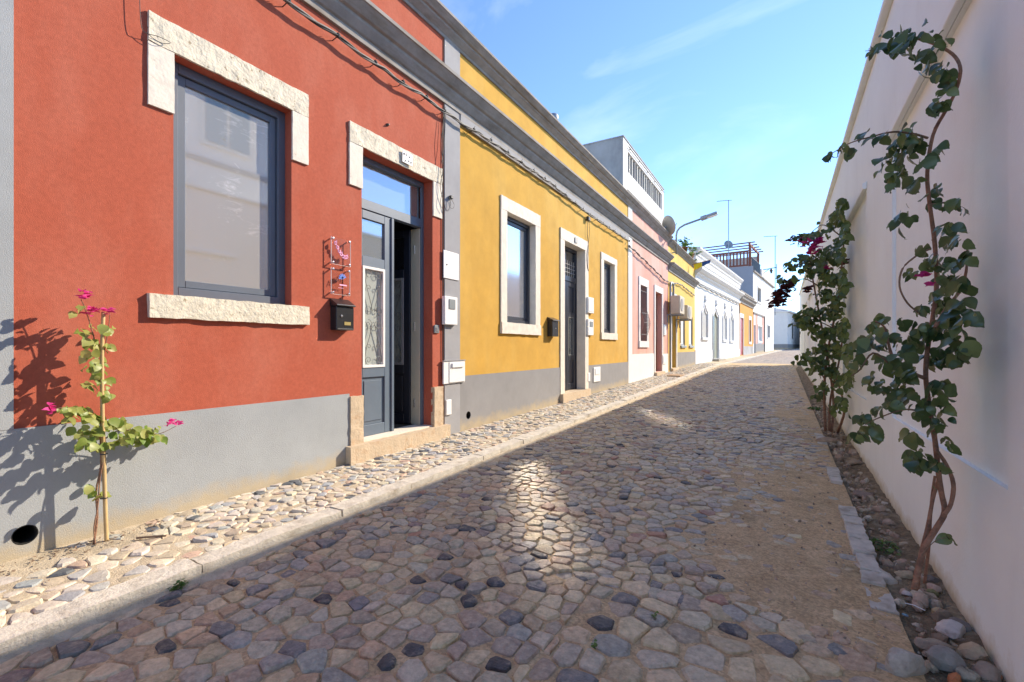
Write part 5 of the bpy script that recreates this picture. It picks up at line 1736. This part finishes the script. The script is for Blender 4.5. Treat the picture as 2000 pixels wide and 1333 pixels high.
def put_leaves(root, name, specs, meshes, limit=300, many='leaves'):
    """specs: (point, rotation, size, mesh index); the first 300 singly, the rest joined"""
    inv = root_world(root).inverted()
    for p_, rot, s_, mi in specs[:limit]:
        o = bpy.data.objects.new(name, meshes[mi % len(meshes)])
        o.matrix_basis = Matrix.Translation(p_) @ rot @ Matrix.Scale(s_, 4)
        C.objects.link(o)
        o.parent = root
        o.matrix_parent_inverse = inv
    if len(specs) > limit:
        mb = MB()
        for p_, rot, s_, mi in specs[limit:]:
            me = meshes[mi % len(meshes)]
            mt = Matrix.Translation(p_) @ rot @ Matrix.Scale(s_, 4)
            mb.add([mt @ v_.co for v_ in me.vertices], [tuple(f_.vertices) for f_ in me.polygons])
        mb.build(many, meshes[0].materials[0], root, smooth=True, kind='stuff')


def smooth_path(ps, sub=4):
    out = []
    for i in range(len(ps) - 1):
        p_, a_, b_, n_ = ps[max(0, i - 1)], ps[i], ps[i + 1], ps[min(len(ps) - 1, i + 2)]
        for k in range(sub):
            t_ = k / sub
            out.append(0.5 * ((2 * a_) + (b_ - p_) * t_ + (2 * p_ - 5 * a_ + 4 * b_ - n_) * t_ ** 2 + (3 * a_ - p_ - 3 * b_ + n_) * t_ ** 3))
    out.append(ps[-1])
    return out


def stem(root, name, pxs, dep, r0, r1, m, clampx=None, n=7):
    ps = []
    for q in pxs:
        p_ = atd(q[0], q[1], q[2] if len(q) > 2 else dep)
        if clampx is not None and p_.x > clampx: p_ = at(q[0], q[1], clampx)
        ps.append(p_)
    path = smooth_path(ps)
    rs = [(r0 + (r1 - r0) * i / (len(path) - 1)) * (1 + 0.12 * N(i * 0.7, r0 * 90)) for i in range(len(path))]
    MB().tube(path, rs, n).build(name, m, root, smooth=True)
    return path


# ---- near vine on the right wall
rl = random.Random(31)
CL = 0.62
v1 = thing('bougainvillea', 'tall nearer bougainvillea with twisted bare trunk against the white wall', 'vine', at(1790, 1150, 0.52))
main = stem(v1, 'trunk', [(1786, 1152), (1793, 1115), (1806, 1070), (1830, 1030), (1845, 1000), (1838, 960), (1832, 915), (1826, 860), (1816, 800), (1808, 735), (1812, 680), (1822, 620), (1829, 560), (1826, 480), (1816, 400), (1811, 340), (1822, 265), (1848, 215), (1866, 180), (1876, 140), (1866, 112), (1838, 92), (1800, 78), (1770, 70)], 1.93, 0.0115, 0.005, M['bark'], CL, 8)
stem(v1, 'stem', [(1792, 1150), (1797, 1090), (1812, 1030), (1822, 975), (1834, 930), (1828, 890)], 1.96, 0.008, 0.006, M['bark'], CL)
stem(v1, 'stem', [(1806, 1140), (1815, 1060), (1819, 985), (1826, 930)], 2.0, 0.006, 0.005, M['bark'], CL)
stem(v1, 'stem', [(1829, 880), (1848, 908), (1862, 945), (1857, 985), (1844, 1006)], 1.9, 0.007, 0.008, M['bark'], CL)
stem(v1, 'stem', [(1818, 486), (1790, 500), (1763, 525), (1757, 560), (1772, 592), (1797, 613)], 1.86, 0.0035, 0.0035, M['twig'], CL)
stem(v1, 'branch', [(1808, 740), (1775, 725), (1745, 700), (1735, 670), (1728, 640), (1710, 628)], 1.9, 0.008, 0.003, M['bark'], CL)
stem(v1, 'branch', [(1740, 712), (1705, 690), (1680, 722), (1662, 735)], 1.88, 0.005, 0.002, M['twig'], CL)
stem(v1, 'branch', [(1812, 270), (1785, 262), (1745, 258), (1700, 268), (1660, 280), (1625, 300)], 1.9, 0.005, 0.0015, M['twig'], CL)
stem(v1, 'branch', [(1826, 640), (1850, 600), (1880, 560), (1890, 500), (1884, 470)], 1.8, 0.007, 0.003, M['bark'], CL)
stem(v1, 'branch', [(1815, 810), (1770, 800), (1720, 815), (1690, 830)], 1.88, 0.004, 0.0015, M['twig'], CL)
stem(v1, 'branch', [(1780, 90), (1745, 95), (1715, 98), (1690, 100)], 1.9, 0.003, 0.001, M['twig'], CL)
stem(v1, 'branch', [(1818, 400), (1850, 395), (1868, 390)], 1.85, 0.004, 0.002, M['twig'], CL)
stem(v1, 'branch', [(1800, 1085), (1825, 1058), (1848, 1050)], 1.9, 0.002, 0.001, M['twig'], CL)
CLU1 = [(1775, 68, 40, 16, 22, 1.1), (1755, 90, 25, 16, 14, 1.1), (1806, 118, 14, 22, 7, 1.1), (1835, 88, 14, 12, 6, .9), (1700, 98, 14, 5, 6, .5), (1850, 130, 16, 14, 6, .8), (1842, 145, 14, 16, 5, 1), (1850, 170, 14, 14, 5, 1),
        (1835, 195, 14, 12, 5, 1), (1822, 215, 14, 14, 5, 1), (1852, 200, 12, 8, 3, 1), (1620, 302, 8, 8, 4, .7), (1642, 285, 10, 8, 4, .9), (1672, 290, 6, 4, 2, 1.2), (1690, 262, 10, 8, 3, .9), (1705, 270, 8, 8, 2, 1.0), (1725, 268, 8, 8, 3, 1),
        (1778, 240, 10, 6, 2, 1), (1765, 262, 18, 8, 6, .9), (1790, 275, 22, 14, 10, 1), (1755, 290, 22, 16, 10, 1), (1735, 312, 16, 14, 8, .9), (1765, 330, 20, 12, 8, .8), (1735, 345, 14, 14, 6, .8), (1740, 365, 8, 6, 3, .7), (1790, 350, 8, 10, 4, 1.1), (1802, 312, 10, 12, 4, 1),
        (1840, 287, 6, 6, 2, 1.1), (1833, 365, 8, 10, 3, 1.2), (1765, 415, 14, 12, 5, 1), (1760, 438, 6, 8, 2, 1), (1830, 395, 20, 8, 6, 1), (1870, 392, 14, 5, 4, 1), (1880, 408, 8, 4, 2, .8), (1860, 440, 20, 10, 8, 1), (1868, 468, 18, 8, 7, 1),
        (1800, 482, 12, 8, 4, .9), (1785, 530, 14, 6, 4, .7), (1820, 512, 16, 10, 7, 1), (1862, 510, 24, 12, 12, 1), (1890, 500, 8, 12, 4, .9), (1850, 545, 24, 14, 12, .9), (1880, 545, 14, 12, 6, 1), (1840, 580, 22, 14, 12, 1), (1878, 588, 16, 14, 8, 1.1),
        (1800, 600, 14, 6, 4, .8), (1850, 615, 30, 16, 16, 1.1), (1890, 612, 12, 8, 5, 1.1), (1810, 640, 26, 14, 14, 1.1), (1860, 645, 26, 16, 16, 1.1), (1885, 672, 14, 12, 8, 1.1), (1735, 622, 26, 6, 5, 1.1), (1700, 635, 18, 10, 6, 1.1), (1690, 660, 16, 12, 6, 1), (1725, 655, 20, 10, 7, 1),
        (1705, 672, 14, 8, 5, .9), (1780, 670, 26, 18, 16, 1.1), (1830, 690, 22, 16, 12, 1), (1870, 700, 16, 10, 7, 1), (1675, 700, 14, 14, 6, 1.1), (1740, 705, 24, 16, 12, 1.1), (1708, 730, 10, 8, 3, 1.1), (1775, 725, 24, 14, 12, 1.1), (1725, 755, 16, 14, 8, 1),
        (1760, 760, 22, 16, 11, 1), (1835, 750, 16, 14, 8, 1.1), (1845, 785, 12, 14, 8, .9), (1800, 790, 22, 18, 12, 1), (1735, 790, 16, 12, 7, 1), (1690, 815, 22, 12, 8, .9), (1705, 838, 20, 10, 7, 1.1), (1675, 848, 12, 8, 4, 1), (1775, 840, 8, 10, 3, 1.2),
        (1840, 830, 16, 16, 8, .9), (1855, 860, 10, 8, 4, .9), (1800, 892, 26, 12, 10, 1), (1790, 905, 16, 14, 6, 1.1), (1838, 905, 10, 8, 4, .9), (1858, 1049, 5, 4, 2, .9), (1825, 950, 4, 4, 1, .6)]
sp = []
for cx_, cy_, rx, ry, n_, ss in CLU1:
    for k in range(max(1, int(round(n_ * 1.5)))):
        d_ = 1.90 + rl.gauss(0, 0.07)
        p_ = atd(cx_ + rl.gauss(0, 0.55) * rx, cy_ + rl.gauss(0, 0.6) * ry, d_)
        if p_.x > CL - 0.02: p_ = at(cx_ + rl.gauss(0, 0.5) * rx, cy_ + rl.gauss(0, 0.6) * ry, CL - rl.uniform(0.02, 0.10))
        sp.append((p_, orient(rl, Vector((-0.8, -0.5, 0)), 0.8), 0.047 * ss * rl.uniform(0.45, 1.4), rl.randrange(4)))
rl.shuffle(sp)
put_leaves(v1, 'leaf', sp, leafset(M['leaf_dark'], 1), 300)
BR = leafset(M['bract'], 5, 0.5)
BRD = leafset(M['bract_dark'], 6, 0.5)


def bracts(root, spots, dep, size, meshes, clampx=None):
    s2 = []
    for cx_, cy_, r_, n_ in spots:
        for k in range(n_):
            p_ = atd(cx_ + rl.gauss(0, 0.5) * r_, cy_ + rl.gauss(0, 0.5) * r_, dep + rl.gauss(0, 0.03))
            if clampx and p_.x > clampx: p_ = at(cx_, cy_, clampx)
            s2.append((p_, orient(rl, Vector((0, 0, 0.5)), -0.2), size * rl.uniform(0.7, 1.2), k))
    put_leaves(root, 'bract', s2, meshes)


bracts(v1, [(1800, 542, 4, 5), (1823, 556, 4, 3)], 1.86, 0.034, BR, CL)

# ---- farther vine
v2 = thing('bougainvillea', 'farther dense bougainvillea with magenta flowers leaning over the lane', 'vine', at(1622, 846, 0.55))
for q in ([(1612, 842), (1610, 760), (1616, 690), (1630, 620), (1642, 540), (1648, 460), (1646, 400)], [(1624, 844), (1628, 790), (1620, 720), (1605, 640), (1590, 560), (1580, 500)], [(1636, 846), (1650, 800), (1640, 760), (1625, 700)], [(1620, 842), (1622, 780), (1640, 700), (1650, 620)]):
    stem(v2, 'stem', q, 5.9, 0.016, 0.008, M['bark'], 0.60)
for q in ([(1600, 560), (1570, 545), (1540, 560), (1515, 590)], [(1590, 520), (1565, 515), (1545, 525)], [(1625, 640), (1590, 625), (1560, 625)], [(1610, 740), (1585, 700), (1565, 690)], [(1640, 460), (1610, 440), (1590, 450), (1560, 480)]):
    stem(v2, 'branch', q, 5.85, 0.008, 0.003, M['twig'], 0.60)
CLU2 = [(1645, 400, 10, 10, 14), (1637, 425, 14, 14, 24), (1650, 450, 8, 20, 20), (1625, 440, 10, 8, 10), (1640, 490, 16, 18, 30), (1600, 455, 10, 8, 10), (1575, 465, 14, 10, 16), (1610, 500, 18, 14, 26), (1570, 505, 18, 8, 18), (1548, 520, 10, 8, 10), (1590, 525, 22, 12, 26),
        (1620, 540, 18, 14, 24), (1645, 550, 12, 22, 26), (1530, 545, 8, 6, 6), (1550, 545, 8, 6, 8), (1610, 575, 18, 12, 20), (1635, 600, 20, 16, 30), (1600, 612, 20, 12, 24), (1575, 610, 16, 12, 18), (1580, 635, 14, 14, 16), (1560, 625, 8, 10, 8), (1645, 640, 16, 16, 26), (1615, 650, 20, 14, 26),
        (1600, 690, 18, 18, 26), (1635, 680, 20, 16, 28), (1655, 690, 10, 20, 16), (1590, 720, 12, 10, 10), (1620, 720, 20, 12, 20), (1610, 752, 12, 12, 10), (1640, 740, 16, 16, 14), (1645, 790, 10, 12, 8), (1600, 770, 10, 8, 6), (1560, 700, 12, 6, 6), (1575, 695, 8, 8, 6), (1660, 740, 10, 20, 10), (1628, 800, 8, 8, 4)]
sp = []
for cx_, cy_, rx, ry, n_ in CLU2:
    for k in range(int(n_ * 2.4)):
        d_ = 5.8 + rl.gauss(0, 0.16)
        p_ = atd(cx_ + rl.gauss(0, 0.6) * rx, cy_ + rl.gauss(0, 0.6) * ry, d_)
        if p_.x > 0.60: p_ = at(cx_ + rl.gauss(0, 0.3) * rx, cy_ + rl.gauss(0, 0.6) * ry, 0.60 - rl.uniform(0.0, 0.10))
        sp.append((p_, orient(rl, Vector((-0.7, -0.6, 0)), 0.8), 0.074 * rl.uniform(0.55, 1.25), rl.randrange(4)))
rl.shuffle(sp)
sp.sort(key=lambda t_: -t_[2])
put_leaves(v2, 'leaf', sp, leafset(M['leaf_mid'], 2), 300)
bracts(v2, [(1588, 485, 11, 44), (1598, 473, 9, 26), (1575, 470, 9, 14), (1615, 527, 5, 14)], 5.6, 0.062, BR)
bracts(v2, [(1528, 575, 14, 70), (1518, 592, 11, 50), (1540, 562, 12, 50), (1505, 600, 5, 10), (1578, 567, 7, 16), (1560, 468, 9, 14), (1548, 470, 6, 8), (1650, 515, 8, 16)], 5.75, 0.065, BRD)

# ---- young staked plant by the red house
xs_ = -3.37
v3 = thing('young_bougainvillea', 'young lime green staked bougainvillea with pink flowers before the red house', 'plant', at(200, 1066, xs_))


def st3(name, pxs, r0, r1, m, xo=xs_):
    path = smooth_path([at(q[0], q[1], xo + (q[2] if len(q) > 2 else 0)) for q in pxs])
    MB().tube(path, [r0 + (r1 - r0) * i / (len(path) - 1) for i in range(len(path))], 7).build(name, m, v3, smooth=True)


st3('stake', [(209, 1070), (206, 1000), (203, 900), (200, 800), (199, 700), (202, 610)], 0.0105, 0.0095, M['cane'], xs_ + 0.01)
st3('stem', [(183, 1064), (190, 1010), (188, 960), (197, 910), (196, 850), (198, 780), (194, 720), (188, 680), (178, 640), (165, 600), (158, 585)], 0.006, 0.002, M['bark'])
st3('stem', [(186, 1064), (184, 1030), (191, 990), (196, 930), (206, 880), (202, 830)], 0.004, 0.003, M['bark'], xs_ + 0.015)
st3('branch', [(200, 850), (180, 815), (150, 798), (118, 797), (98, 803)], 0.004, 0.0015, M['twig'])
st3('branch', [(202, 860), (235, 840), (275, 845), (310, 848), (345, 832)], 0.004, 0.0015, M['twig'])
st3('branch', [(197, 720), (205, 680), (212, 640), (215, 612)], 0.003, 0.0015, M['twig'])
for py in (888, 974):
    MB().lathe(at(203, py, xs_ + 0.005), (0, 0, 1), [(0.018, 0), (0.019, 0.003), (0.018, 0.006)], 10).build('tie', M['black'], v3)
CLU3 = [(157, 600, 8, 10, 4), (165, 645, 14, 12, 5), (208, 640, 8, 12, 6), (185, 670, 14, 10, 6), (205, 680, 10, 12, 5), (178, 690, 12, 12, 5), (195, 710, 10, 14, 8), (170, 718, 10, 8, 4), (200, 735, 10, 12, 6), (172, 752, 10, 8, 4), (205, 765, 10, 10, 4), (217, 772, 4, 6, 2),
        (130, 798, 14, 6, 6), (155, 800, 14, 10, 8), (140, 815, 14, 8, 6), (180, 815, 18, 12, 12), (205, 830, 20, 14, 16), (170, 845, 18, 12, 12), (235, 825, 18, 10, 12), (262, 838, 18, 10, 14), (290, 842, 16, 10, 12), (275, 858, 14, 8, 8), (240, 858, 16, 10, 10), (305, 852, 10, 6, 5), (190, 870, 16, 8, 8), (160, 865, 12, 8, 5),
        (178, 948, 8, 6, 3), (192, 962, 6, 8, 4)]
sp = []
for cx_, cy_, rx, ry, n_ in CLU3:
    for k in range(int(n_ * 1.35)):
        p_ = at(cx_ + rl.gauss(0, 0.6) * rx, cy_ + rl.gauss(0, 0.55) * ry, xs_ + rl.gauss(0.02, 0.05))
        sp.append((p_, orient(rl, Vector((0.9, 0.2, 0)), 0.6), 0.052 * rl.uniform(0.5, 1.3), rl.randrange(4)))
put_leaves(v3, 'leaf', sp, leafset(M['leaf_lime'], 3), 300)
s2 = []
for cx_, cy_, r_, n_ in ((168, 582, 8, 14), (182, 606, 8, 12), (207, 608, 7, 10), (98, 800, 7, 10), (325, 830, 4, 3), (337, 826, 5, 5), (347, 829, 4, 4), (175, 618, 5, 3)):
    for k in range(n_):
        s2.append((at(cx_ + rl.gauss(0, 0.5) * r_, cy_ + rl.gauss(0, 0.5) * r_, xs_ + rl.gauss(0.02, 0.02)), orient(rl, Vector((0.3, 0, 0.4)), -0.2), 0.034 * rl.uniform(0.7, 1.3), k))
put_leaves(v3, 'bract', s2, BR)

# ---- plants on the parapet of the small yellow house
for i, (px, py, lab) in enumerate(((1333, 505, 'terracotta pot of green succulents on the small yellow house parapet'), (1346, 515, 'terracotta pot with trailing plant by the flag'))):
    p_ = at(px, py, XF - 0.1)
    zt2 = 3.72 + 1.02 + 0.19
    t = thing('potted_plant', lab, 'potted plant', (XF - 0.1, p_.y, zt2))
    MB().lathe((XF - 0.05, p_.y, zt2), (0, 0, 1), [(0.10, 0), (0.15, 0.28), (0.17, 0.28), (0.17, 0.33), (0.13, 0.33)], 12).build('pot', M['terracotta'], t, smooth=False)
    sp = []
    for k in range(46):
        q = Vector((XF - 0.02 + rl.gauss(0.05, 0.13), p_.y + rl.gauss(0, 0.24), zt2 + 0.42 + rl.gauss(0, 0.15) - (0.3 if i else 0) * rl.random()))
        sp.append((q, orient(rl, Vector((0.5, -0.3, 0.4)), -0.2), 0.20 * rl.uniform(0.6, 1.2), k))
    put_leaves(t, 'leaf', sp, leafset(M['leaf_weed'] if i == 0 else M['leaf_mid'], 7 + i))
    MB().tube([(XF - 0.02, p_.y, zt2 + 0.25), (XF - 0.02, p_.y + 0.03, zt2 + 0.8)], 0.012, 5).build('stem', M['twig'], t)


# ================================================================== rocks, weeds, litter
def rockmesh(seed, sx, sy, sz, col, rough=0.22):
    bm = bmesh.new()
    bmesh.ops.create_icosphere(bm, subdivisions=3, radius=1.0)
    rk = random.Random(seed)
    planes = [(Vector((rk.gauss(0, 1), rk.gauss(0, 1), rk.gauss(0, 0.8))).normalized(), rk.uniform(0.50, 0.80)) for _ in range(12)]
    o_ = Vector((seed * 3.3, seed * 1.7, 0))
    for v_ in bm.verts:
        d = v_.co.normalized()
        r_ = 1.0
        for n_, k in planes:
            c_ = d.dot(n_)
            if c_ > 0.2: r_ = min(r_, k / c_)
        r_ *= 1 + rough * 0.4 * noise.noise(d * 2.1 + o_) + 0.03 * noise.noise(d * 9 + o_)
        v_.co = Vector((d.x * r_ * sx, d.y * r_ * sy, d.z * r_ * sz))
    me = bpy.data.meshes.new('rock')
    bm.to_mesh(me)
    bm.free()
    me.materials.append(M['rock'])
    ca = me.color_attributes.new('tint', 'FLOAT_COLOR', 'POINT')
    ca.data.foreach_set('color', np.tile(np.array([*col, 1.0], np.float32), len(me.vertices)))
    me.polygons.foreach_set('use_smooth', [True] * len(me.polygons))
    me.set_sharp_from_angle(angle=0.42)
    return me


def gpt(px, py, dz=0.0):
    """photo pixel -> point on the ground of the right-hand side"""
    z = -0.1
    for _ in range(6):
        d = -(z - CAMZ) * FPX / (py - HY)
        p_ = atd(px, py, d)
        z = (road_z(min(p_.x, 0.42), p_.y)) + dz
    return p_


TAN, GRY, PNK, DRK, ORG = (0.46, 0.36, 0.24), (0.42, 0.38, 0.32), (0.48, 0.35, 0.27), (0.14, 0.125, 0.11), (0.48, 0.18, 0.08)
ROCKS = [(1772, 1300, 40, 32, GRY, 'big mottled grey rock at lower right edge of the road'), (1845, 1292, 38, 24, (0.28, 0.26, 0.23), 'dark grey rock leaning on the big mottled one'), (1830, 1268, 34, 16, (0.30, 0.26, 0.20), 'grey rock with a black patch behind the dark grey one'),
         (1858, 1236, 34, 20, (0.52, 0.48, 0.44), 'pale angular pointed rock near the wall foot'), (1890, 1228, 24, 18, (0.20, 0.17, 0.145), 'dark brown rock between pointed rock and wall'), (1925, 1285, 34, 20, TAN, 'smooth rounded tan rock against the wall foot'),
         (1930, 1318, 34, 18, (0.34, 0.26, 0.20), 'broad tan pink rock at the bottom right corner'), (1895, 1322, 22, 18, (0.33, 0.31, 0.24), 'pale olive rock at the bottom edge of the picture'), (1866, 1328, 16, 12, ORG, 'rust orange rock at the bottom edge of the picture'), (1968, 1328, 14, 8, ORG, 'small orange brick chip in the bottom right corner'),
         (1799, 1172, 18, 15, PNK, 'rounded pink beige rock at the foot of the near vine'), (1842, 1204, 24, 10, (0.40, 0.31, 0.19), 'long flat yellowish rock lying by the wall'), (1826, 1152, 16, 10, PNK, 'reddish rock behind the near vine trunk'), (1836, 1138, 16, 12, DRK, 'black rock behind the near vine trunk'), (1824, 1160, 14, 8, (0.22, 0.21, 0.10), 'mossy green rock beside the near vine trunk'),
         (1768, 1124, 18, 8, TAN, 'flat tan stone just left of the near vine trunk'), (1772, 1160, 10, 5, (0.5, 0.47, 0.44), 'small white stone left of the near vine foot'), (1720, 995, 14, 12, PNK, 'pink angular rock midway along the planting bed'), (1738, 1022, 12, 8, (0.40, 0.29, 0.22), 'tan pink rock close to the wall midway along the bed'), (1692, 968, 22, 7, (0.27, 0.20, 0.16), 'flat brown stone across the planting bed'),
         (1665, 905, 18, 6, (0.33, 0.25, 0.17), 'long flat stone at the far end of the near planting bed'), (1620, 862, 24, 6, (0.40, 0.29, 0.20), 'tan slab laid across the bed at the farther vine'), (1790, 1222, 9, 4, (0.45, 0.38, 0.30), 'small pale pebble lying on the mossy sand')]
for i, (px, py, hw, hh, col, lab) in enumerate(ROCKS):
    p_ = gpt(px, py + hh * 0.6)
    d = -p_.x * sT + p_.y * cT
    sx = hw * d / FPX
    o = bpy.data.objects.new('rock', rockmesh(i + 1, sx, sx * 0.85, max(hh * d / FPX * 1.05, sx * 0.5), col))
    o.location = (min(p_.x, XW - sx * 0.75), p_.y + sx * 0.3, p_.z + hh * d / FPX * 0.45)
    o.rotation_euler = (0, 0, TH + 0.2 * math.sin(i * 2.3))
    C.objects.link(o)
    tag(o, lab, 'rock', 'loose rocks along the wall foot')
# flat slab in line with the bed kerb
p_ = gpt(1708, 1122)
sl_ = MB().block(-0.055, 0.055, -0.09, 0.09, -0.05, 0.018, 0.03, 0.012, 6.6, 14)
sl_.T = lambda q: (p_.x + q[0] * cT - q[1] * 0.35, p_.y + q[1] + q[0] * 0.4, p_.z + q[2])
sl_.build('kerb_stone', M['kerb'], bed, smooth=True)
# clods and pebbles nobody would count
rk = random.Random(77)
for nm, n_, par, col, zone in (('pebbles', 520, road, None, 0), ('rubble', 950, bed, None, 1)):
    mb = MB()
    mb.c = []
    base_ = [rockmesh(300 + k, 1, 0.8, 0.55, (1, 1, 1)) for k in range(2)]
    bmz = bmesh.new(); bmesh.ops.create_icosphere(bmz, subdivisions=1, radius=1.0)
    bv = [v_.co.copy() for v_ in bmz.verts]; bf = [tuple(q.index for q in f_.verts) for f_ in bmz.faces]
    bmz.free()
    for k in range(n_):
        if zone == 0:
            X, Y = rk.uniform(-0.45, 0.40), 2.2 + rk.random() ** 1.6 * 6
            s_ = abs(rk.gauss(0, 0.0045)) + 0.002
            z = sand_z(X, Y)
        else:
            X, Y = rk.uniform(0.45, 0.67), 1.3 + rk.random() ** 1.3 * 9
            s_ = abs(rk.gauss(0, 0.012)) + 0.004
            z = road_z(0.42, Y) - 0.01
        rot = Euler((rk.uniform(0, 6), rk.uniform(0, 6), rk.uniform(0, 6))).to_matrix()
        sc_ = Vector((s_ * rk.uniform(0.8, 1.5), s_ * rk.uniform(0.7, 1.2), s_ * rk.uniform(0.5, 0.9)))
        jit = [0.75 + 0.5 * rk.random() for _ in bv]
        vv = [rot @ Vector((b_.x * sc_.x * j_, b_.y * sc_.y * j_, b_.z * sc_.z * j_)) + Vector((X, Y, z + s_ * 0.3)) for b_, j_ in zip(bv, jit)]
        mb.add(vv, bf)
        c0 = rk.choice([(0.52, 0.45, 0.35), (0.40, 0.31, 0.22), (0.46, 0.38, 0.27), (0.24, 0.19, 0.14), (0.44, 0.32, 0.24)])
        mb.c += [(*c0, 1.0)] * len(vv)
    for b_ in base_: bpy.data.meshes.remove(b_)
    mb.build(nm, M['rock'], par, smooth=False, kind='stuff')


def weed(px, py, r_, n_, lab, left=False, m='leaf_weed', sz=0.03):
    if left:
        p_ = at(px, py, XK + 0.03)
        p_.z = road_z(XK, p_.y)
    else:
        p_ = gpt(px, py)
    t = thing('weed', lab, 'weed', p_)
    sp = []
    for k in range(n_):
        a_ = rl.uniform(0, 6.28)
        q = r_ * math.sqrt(rl.random())
        pos = p_ + Vector((q * math.cos(a_), q * math.sin(a_) * 1.3, rl.uniform(0.005, 0.04) * (1.3 - q / r_)))
        sp.append((pos, orient(rl, Vector((math.cos(a_) * 0.5, math.sin(a_) * 0.5, 0.5)), -0.3), sz * rl.uniform(0.6, 1.3), k))
    put_leaves(t, 'leaf', sp, leafset(M[m], 12))


weed(1728, 1072, 0.075, 70, 'bright green weed clump in the planting bed behind the flat kerb slab', sz=0.026)
weed(350, 1130, 0.03, 34, 'small green weed at the foot of the left kerb', left=True, sz=0.022)
weed(1280, 1210, 0.012, 10, 'tiny green sprout between cobbles right of centre', sz=0.014)
weed(1160, 1267, 0.010, 10, 'tiny green sprout between cobbles near the bottom edge', sz=0.014)
weed(1590, 800, 0.10, 60, 'low green weeds along the bed before the farther vine', sz=0.04)
weed(1660, 1010, 0.02, 10, 'small seedling in the mossy sand by the planting bed', sz=0.016)
p_ = gpt(1768, 1202, 0.006)
tag(MB().lathe(p_, (0.1, 0.1, 1), [(0.004, -0.002), (0.012, 0.0), (0.011, 0.003), (0.003, 0.004)], 10).build('bottle_cap', M['bluepane'], smooth=True), 'pale blue scrap lying on the sand below the near vine', 'litter')
p_ = gpt(1785, 1184, 0.006)
tag(MB().tube([p_ + Vector((-0.03, 0.01, 0)), p_ + Vector((0, 0, 0.004)), p_ + Vector((0.035, -0.022, 0))], 0.0022, 5).build('plastic_stick', M['plastic']), 'thin white stick lying on the sand below the near vine', 'litter')
p_ = at(258, 1045, -3.2)
tag(MB().tube([(-3.24, 1.20, pave_z(-3.2, 1.2) + 0.012), (-3.12, 1.30, pave_z(-3.1, 1.3) + 0.016)], 0.006, 5).build('dry_stick', M['twig']), 'dry brown stick lying on the pavement beside the staked plant', 'stick')
# dry leaves and earth round the young plant
mb = MB()
for k in range(150):
    X, Y = -3.44 + abs(rk.gauss(0, 0.12)), rk.uniform(0.55, 1.4)
    s_ = rk.uniform(0.006, 0.018)
    a_ = rk.uniform(0, 6.28)
    z = pave_z(X, Y) + 0.007
    mb.quad((X + s_ * math.cos(a_), Y + s_ * math.sin(a_), z + rk.uniform(0, 0.008)), (X - s_ * 0.5 * math.sin(a_), Y + s_ * 0.5 * math.cos(a_), z), (X - s_ * math.cos(a_), Y - s_ * math.sin(a_), z + rk.uniform(0, 0.008)), (X + s_ * 0.5 * math.sin(a_), Y - s_ * 0.5 * math.cos(a_), z + 0.002))
mb.build('leaf_litter', M['twig'], pavement, kind='stuff')
